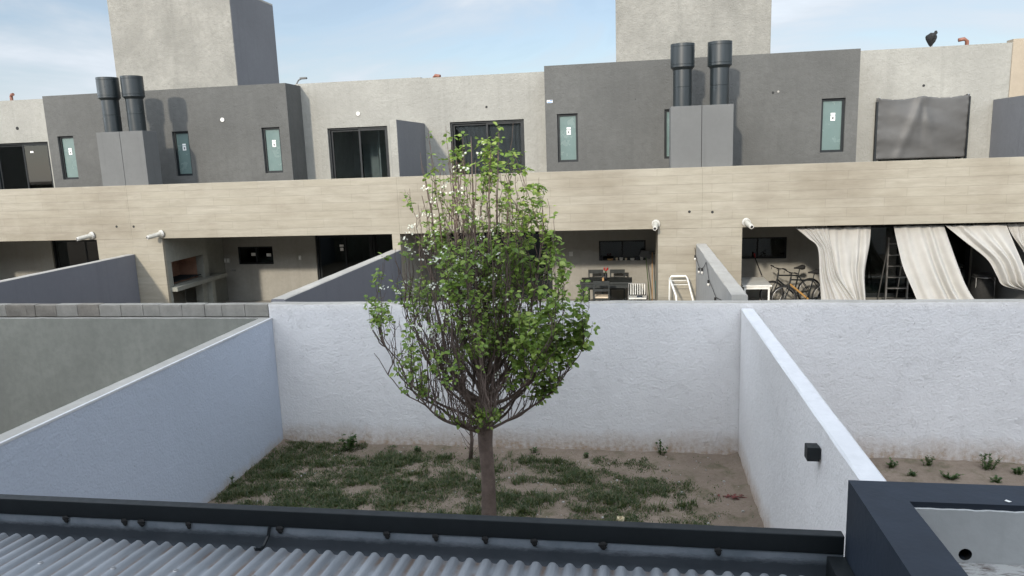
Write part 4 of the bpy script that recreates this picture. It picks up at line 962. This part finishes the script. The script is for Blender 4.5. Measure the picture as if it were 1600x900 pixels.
# thin sapling by the back wall
t = thing('sapling', (-2.42, 10.28, 0), 'thin bare sapling against the white wall just left of the trunk', 'sapling')
MB().tube([(-2.44, 10.28, -.02), (-2.40, 10.28, .3), (-2.42, 10.29, .6), (-2.33, 10.28, .95)], [.032, .028, .026, .018], 8).build('stem', 'bark', t, smooth=True)
b = MB()
for k in range(9):
    z = .05+.08*k; s = -1 if k % 3 else 1
    b.tube([(-2.42, 10.28, z), (-2.42+s*.08, 10.26, z+.12), (-2.42+s*rt_.uniform(.10, .26), 10.25, z+rt_.uniform(.22, .36))], [.006, .004, .002], 4, cap=False)
b.build('twigs', 'bark', t)
b = MB()
for k in range(26): leaf(b, Vector((-2.42+rt_.uniform(-.28, .14), 10.26, rt_.uniform(.02, .6)*(1 if k % 2 else .3))), Vector((rt_.uniform(-1, 1), rt_.uniform(-1, .3), rt_.uniform(0, 1))), Vector((0, .3, 1)), .03)
b.build('leaves', 'weed', t)

# ------------------------------------------------------------------ weeds along the wall feet
def weed(x, y, h, n, spread, label, broad=False):
    t = thing('weed', (x, y, hgt(x, y)-.01), label, 'weed', 'weeds along the foot of the walls')
    st = MB(); b = MB(); z0 = hgt(x, y)-.01
    for k in range(n):
        a = rt_.uniform(0, 6.283); r_ = spread*rt_.uniform(.1, 1); hh = h*rt_.uniform(.45, 1)
        p0 = Vector((x+rt_.uniform(-.02, .02)+r_*.4*math.cos(a), y+r_*.25*math.sin(a), z0)); p2 = Vector((x+r_*math.cos(a), y+r_*.6*math.sin(a), z0+hh))
        st.tube([p0, p0.lerp(p2, .5)+Vector((0, 0, .02)), p2], [.004, .003, .0015], 4, cap=False)
        for q in range(int(6+hh*26)):
            t_ = rt_.uniform(.08, 1); p = p0.lerp(p2, t_); aa = rt_.uniform(0, 6.283)
            leaf(b, p, Vector((math.cos(aa), math.sin(aa), rt_.uniform(.1, .9))), Vector((0, 0, 1)), rt_.uniform(.05, .085) if broad else rt_.uniform(.022, .045))
    st.build('stems', 'bark' if False else 'weed', t); b.build('leaves', 'weed', t)
weed(-4.42, 10.40, .30, 8, .16, 'broad leaved weed by the back wall, the tallest one left of the tree', True)
weed(-1.50, 10.52, .14, 5, .07, 'little weed tuft at the wall foot just right of the tree trunk')
weed(.42, 10.60, .26, 6, .14, 'dry spindly weed against the back wall near the right corner')
weed(-6.0+.45, 8.95, .22, 3, .04, 'single spindly weed at the foot of the left white wall')
weed(-1.0+.3, 10.42, .12, 5, .07, 'small round weed in the bare soil strip right of the tree')
weed(-3.3, 10.45, .12, 6, .09, 'low weed tuft at the wall foot between the tall weed and sapling')
weed(3.55, 10.40, .13, 9, .12, 'weed clump nearest the right white wall in the next yard')
weed(4.05, 10.50, .18, 8, .10, 'second weed clump from the wall in the next yard')
weed(4.20, 10.10, .10, 12, .15, 'low spreading weed in front of the others in the next yard')
weed(4.80, 10.45, .26, 14, .20, 'biggest bushy weed with upright stalks in the next yard')
weed(5.15, 10.35, .14, 10, .12, 'weed clump by the right edge of the view')
weed(4.75, 10.05, .09, 8, .12, 'small flat weed below the biggest bushy one')
weed(3.75, 10.15, .08, 6, .07, 'tiny round weed in the soil of the next yard')

# grass of the yard: patches of short blades
GR = random.Random(77)
def cover(x, y):
    n_ = noise.noise(Vector((x*1.3, y*1.9, 1.7)))*.75+noise.noise(Vector((x*3.3, y*4.2, 5.1)))*.75+noise.noise(Vector((x*8, y*9, 2)))*.25
    b_ = .30 if x < -3.4 else (.13 if x < -.6 else .08)
    if x > .75: b_ -= .25
    if x > 1.2 or (y > 9.7 and x > .3): b_ -= .3
    if y > 10.2 and x > -4.2: b_ -= .35*(y-10.2)/.25
    if x > -.2 and y > 9.9: b_ -= .3
    return n_+b_
vs = []; fs = []
def blades(x, y, n, hgt_, spr):
    for q in range(n):
        a = GR.uniform(0, 6.283); px = x+GR.gauss(0, spr); py = y+GR.gauss(0, spr)
        if not (-5.63 < px < 1.5 and py < 10.66): continue
        z = hgt(px, py)-.004; h = hgt_*GR.uniform(.5, 1.3); ln = h*GR.uniform(.3, 1.5); dx, dy = math.cos(a), math.sin(a); w = .0045
        i = len(vs)
        vs.extend([(px-dy*w, py+dx*w, z), (px+dy*w, py-dx*w, z), (px+dx*ln*.5+dy*w*.8, py+dy*ln*.5-dx*w*.8, z+h*.75), (px+dx*ln*.5-dy*w*.8, py+dy*ln*.5+dx*w*.8, z+h*.75), (px+dx*ln, py+dy*ln, z+h)])
        fs.append((i, i+1, i+2, i+3)); fs.append((i+3, i+2, i+4))
tries = 0
while tries < 15000:
    tries += 1
    x = GR.uniform(-5.62, 1.5); y = GR.uniform(7.2, 10.66)
    c = cover(x, y)
    if c < .0: 
        if GR.random() < .06: blades(x, y, 3, .015, .02)
        continue
    blades(x, y, 6 if c < .25 else 9, .016+.05*min(c, .8), .028)
for k in range(85):      # taller tufts
    x = GR.uniform(-5.5, 1.1); y = GR.uniform(7.9, 10.3); c = cover(x, y)
    if c > -.1:
        w_ = GR.uniform(.05, .11)
        for q in range(int(9+w_*120)): blades(x+GR.gauss(0, w_*1.3), y+GR.gauss(0, w_*.8), 9, GR.uniform(.05, .085), .022)
for k in range(900):
    x = GR.uniform(-5.6, 1.5); y = GR.uniform(3.5, 7.2)
    if cover(x, y) > 0: blades(x, y, 5, .05, .05)
gm = MB(); gm.v = vs; gm.f = fs; print('blades', len(fs)//2)
go = gm.build('grass', 'grass'); tag(go, 'patchy short green grass over the bare yard soil', 'grass', kind='stuff')
# pebbles and crumbs
pb = MB()
for k in range(420):
    x = GR.uniform(-5.5, 1.45); y = GR.uniform(7.6, 10.66); s = GR.uniform(.004, .013) if k % 12 else .02; z = hgt(x, y)
    pb.lathe((x, y, z-.002), [(0, 0), (s, s*.3), (s*.8, s*.9), (0, s*1.1)], 6)
tag(pb.build('pebbles', 'cement'), 'small pale stones scattered over the yard soil', 'pebbles', kind='stuff')
b = MB(); c = Vector((-.17, 8.52, hgt(-.17, 8.52)+.03))
P = [(-.05, 0, -.01), (-.03, .06, .03), (.0, .02, .045), (.03, .08, .02), (.055, .02, .03), (.04, -.05, .0), (.0, -.07, .02), (-.04, -.045, .03)]
b.v = [tuple(c)]+[tuple(c+Vector(q)) for q in P]; b.f = [(0, k+1, (k+1) % 8+1) for k in range(8)]
tag(b.build('fallen_leaf', 'dry', None, solid=.002), 'crumpled pale dry leaf on the grass by the black beam', 'dry leaf')
b = MB()
M['redleaf'] = plain('dark_red_leaf', (.13, .035, .03), .8)
b.tube([(1.15, 9.33, hgt(1.2, 9.3)+.01), (1.3, 9.34, hgt(1.3, 9.3)+.02), (1.46, 9.31, hgt(1.4, 9.3)+.01)], .006, 5)
for k in range(24): leaf(b, Vector((1.30+rt_.gauss(0, .08), 9.33+rt_.gauss(0, .03), hgt(1.3, 9.3)+rt_.uniform(.005, .03))), Vector((rt_.uniform(-1, 1), rt_.uniform(-1, 1), .2)), Vector((0, 0, 1)), rt_.uniform(.03, .05))
tag(b.build('red_weed', 'redleaf', None), 'dark red creeping weed on the soil near the right wall', 'weed')
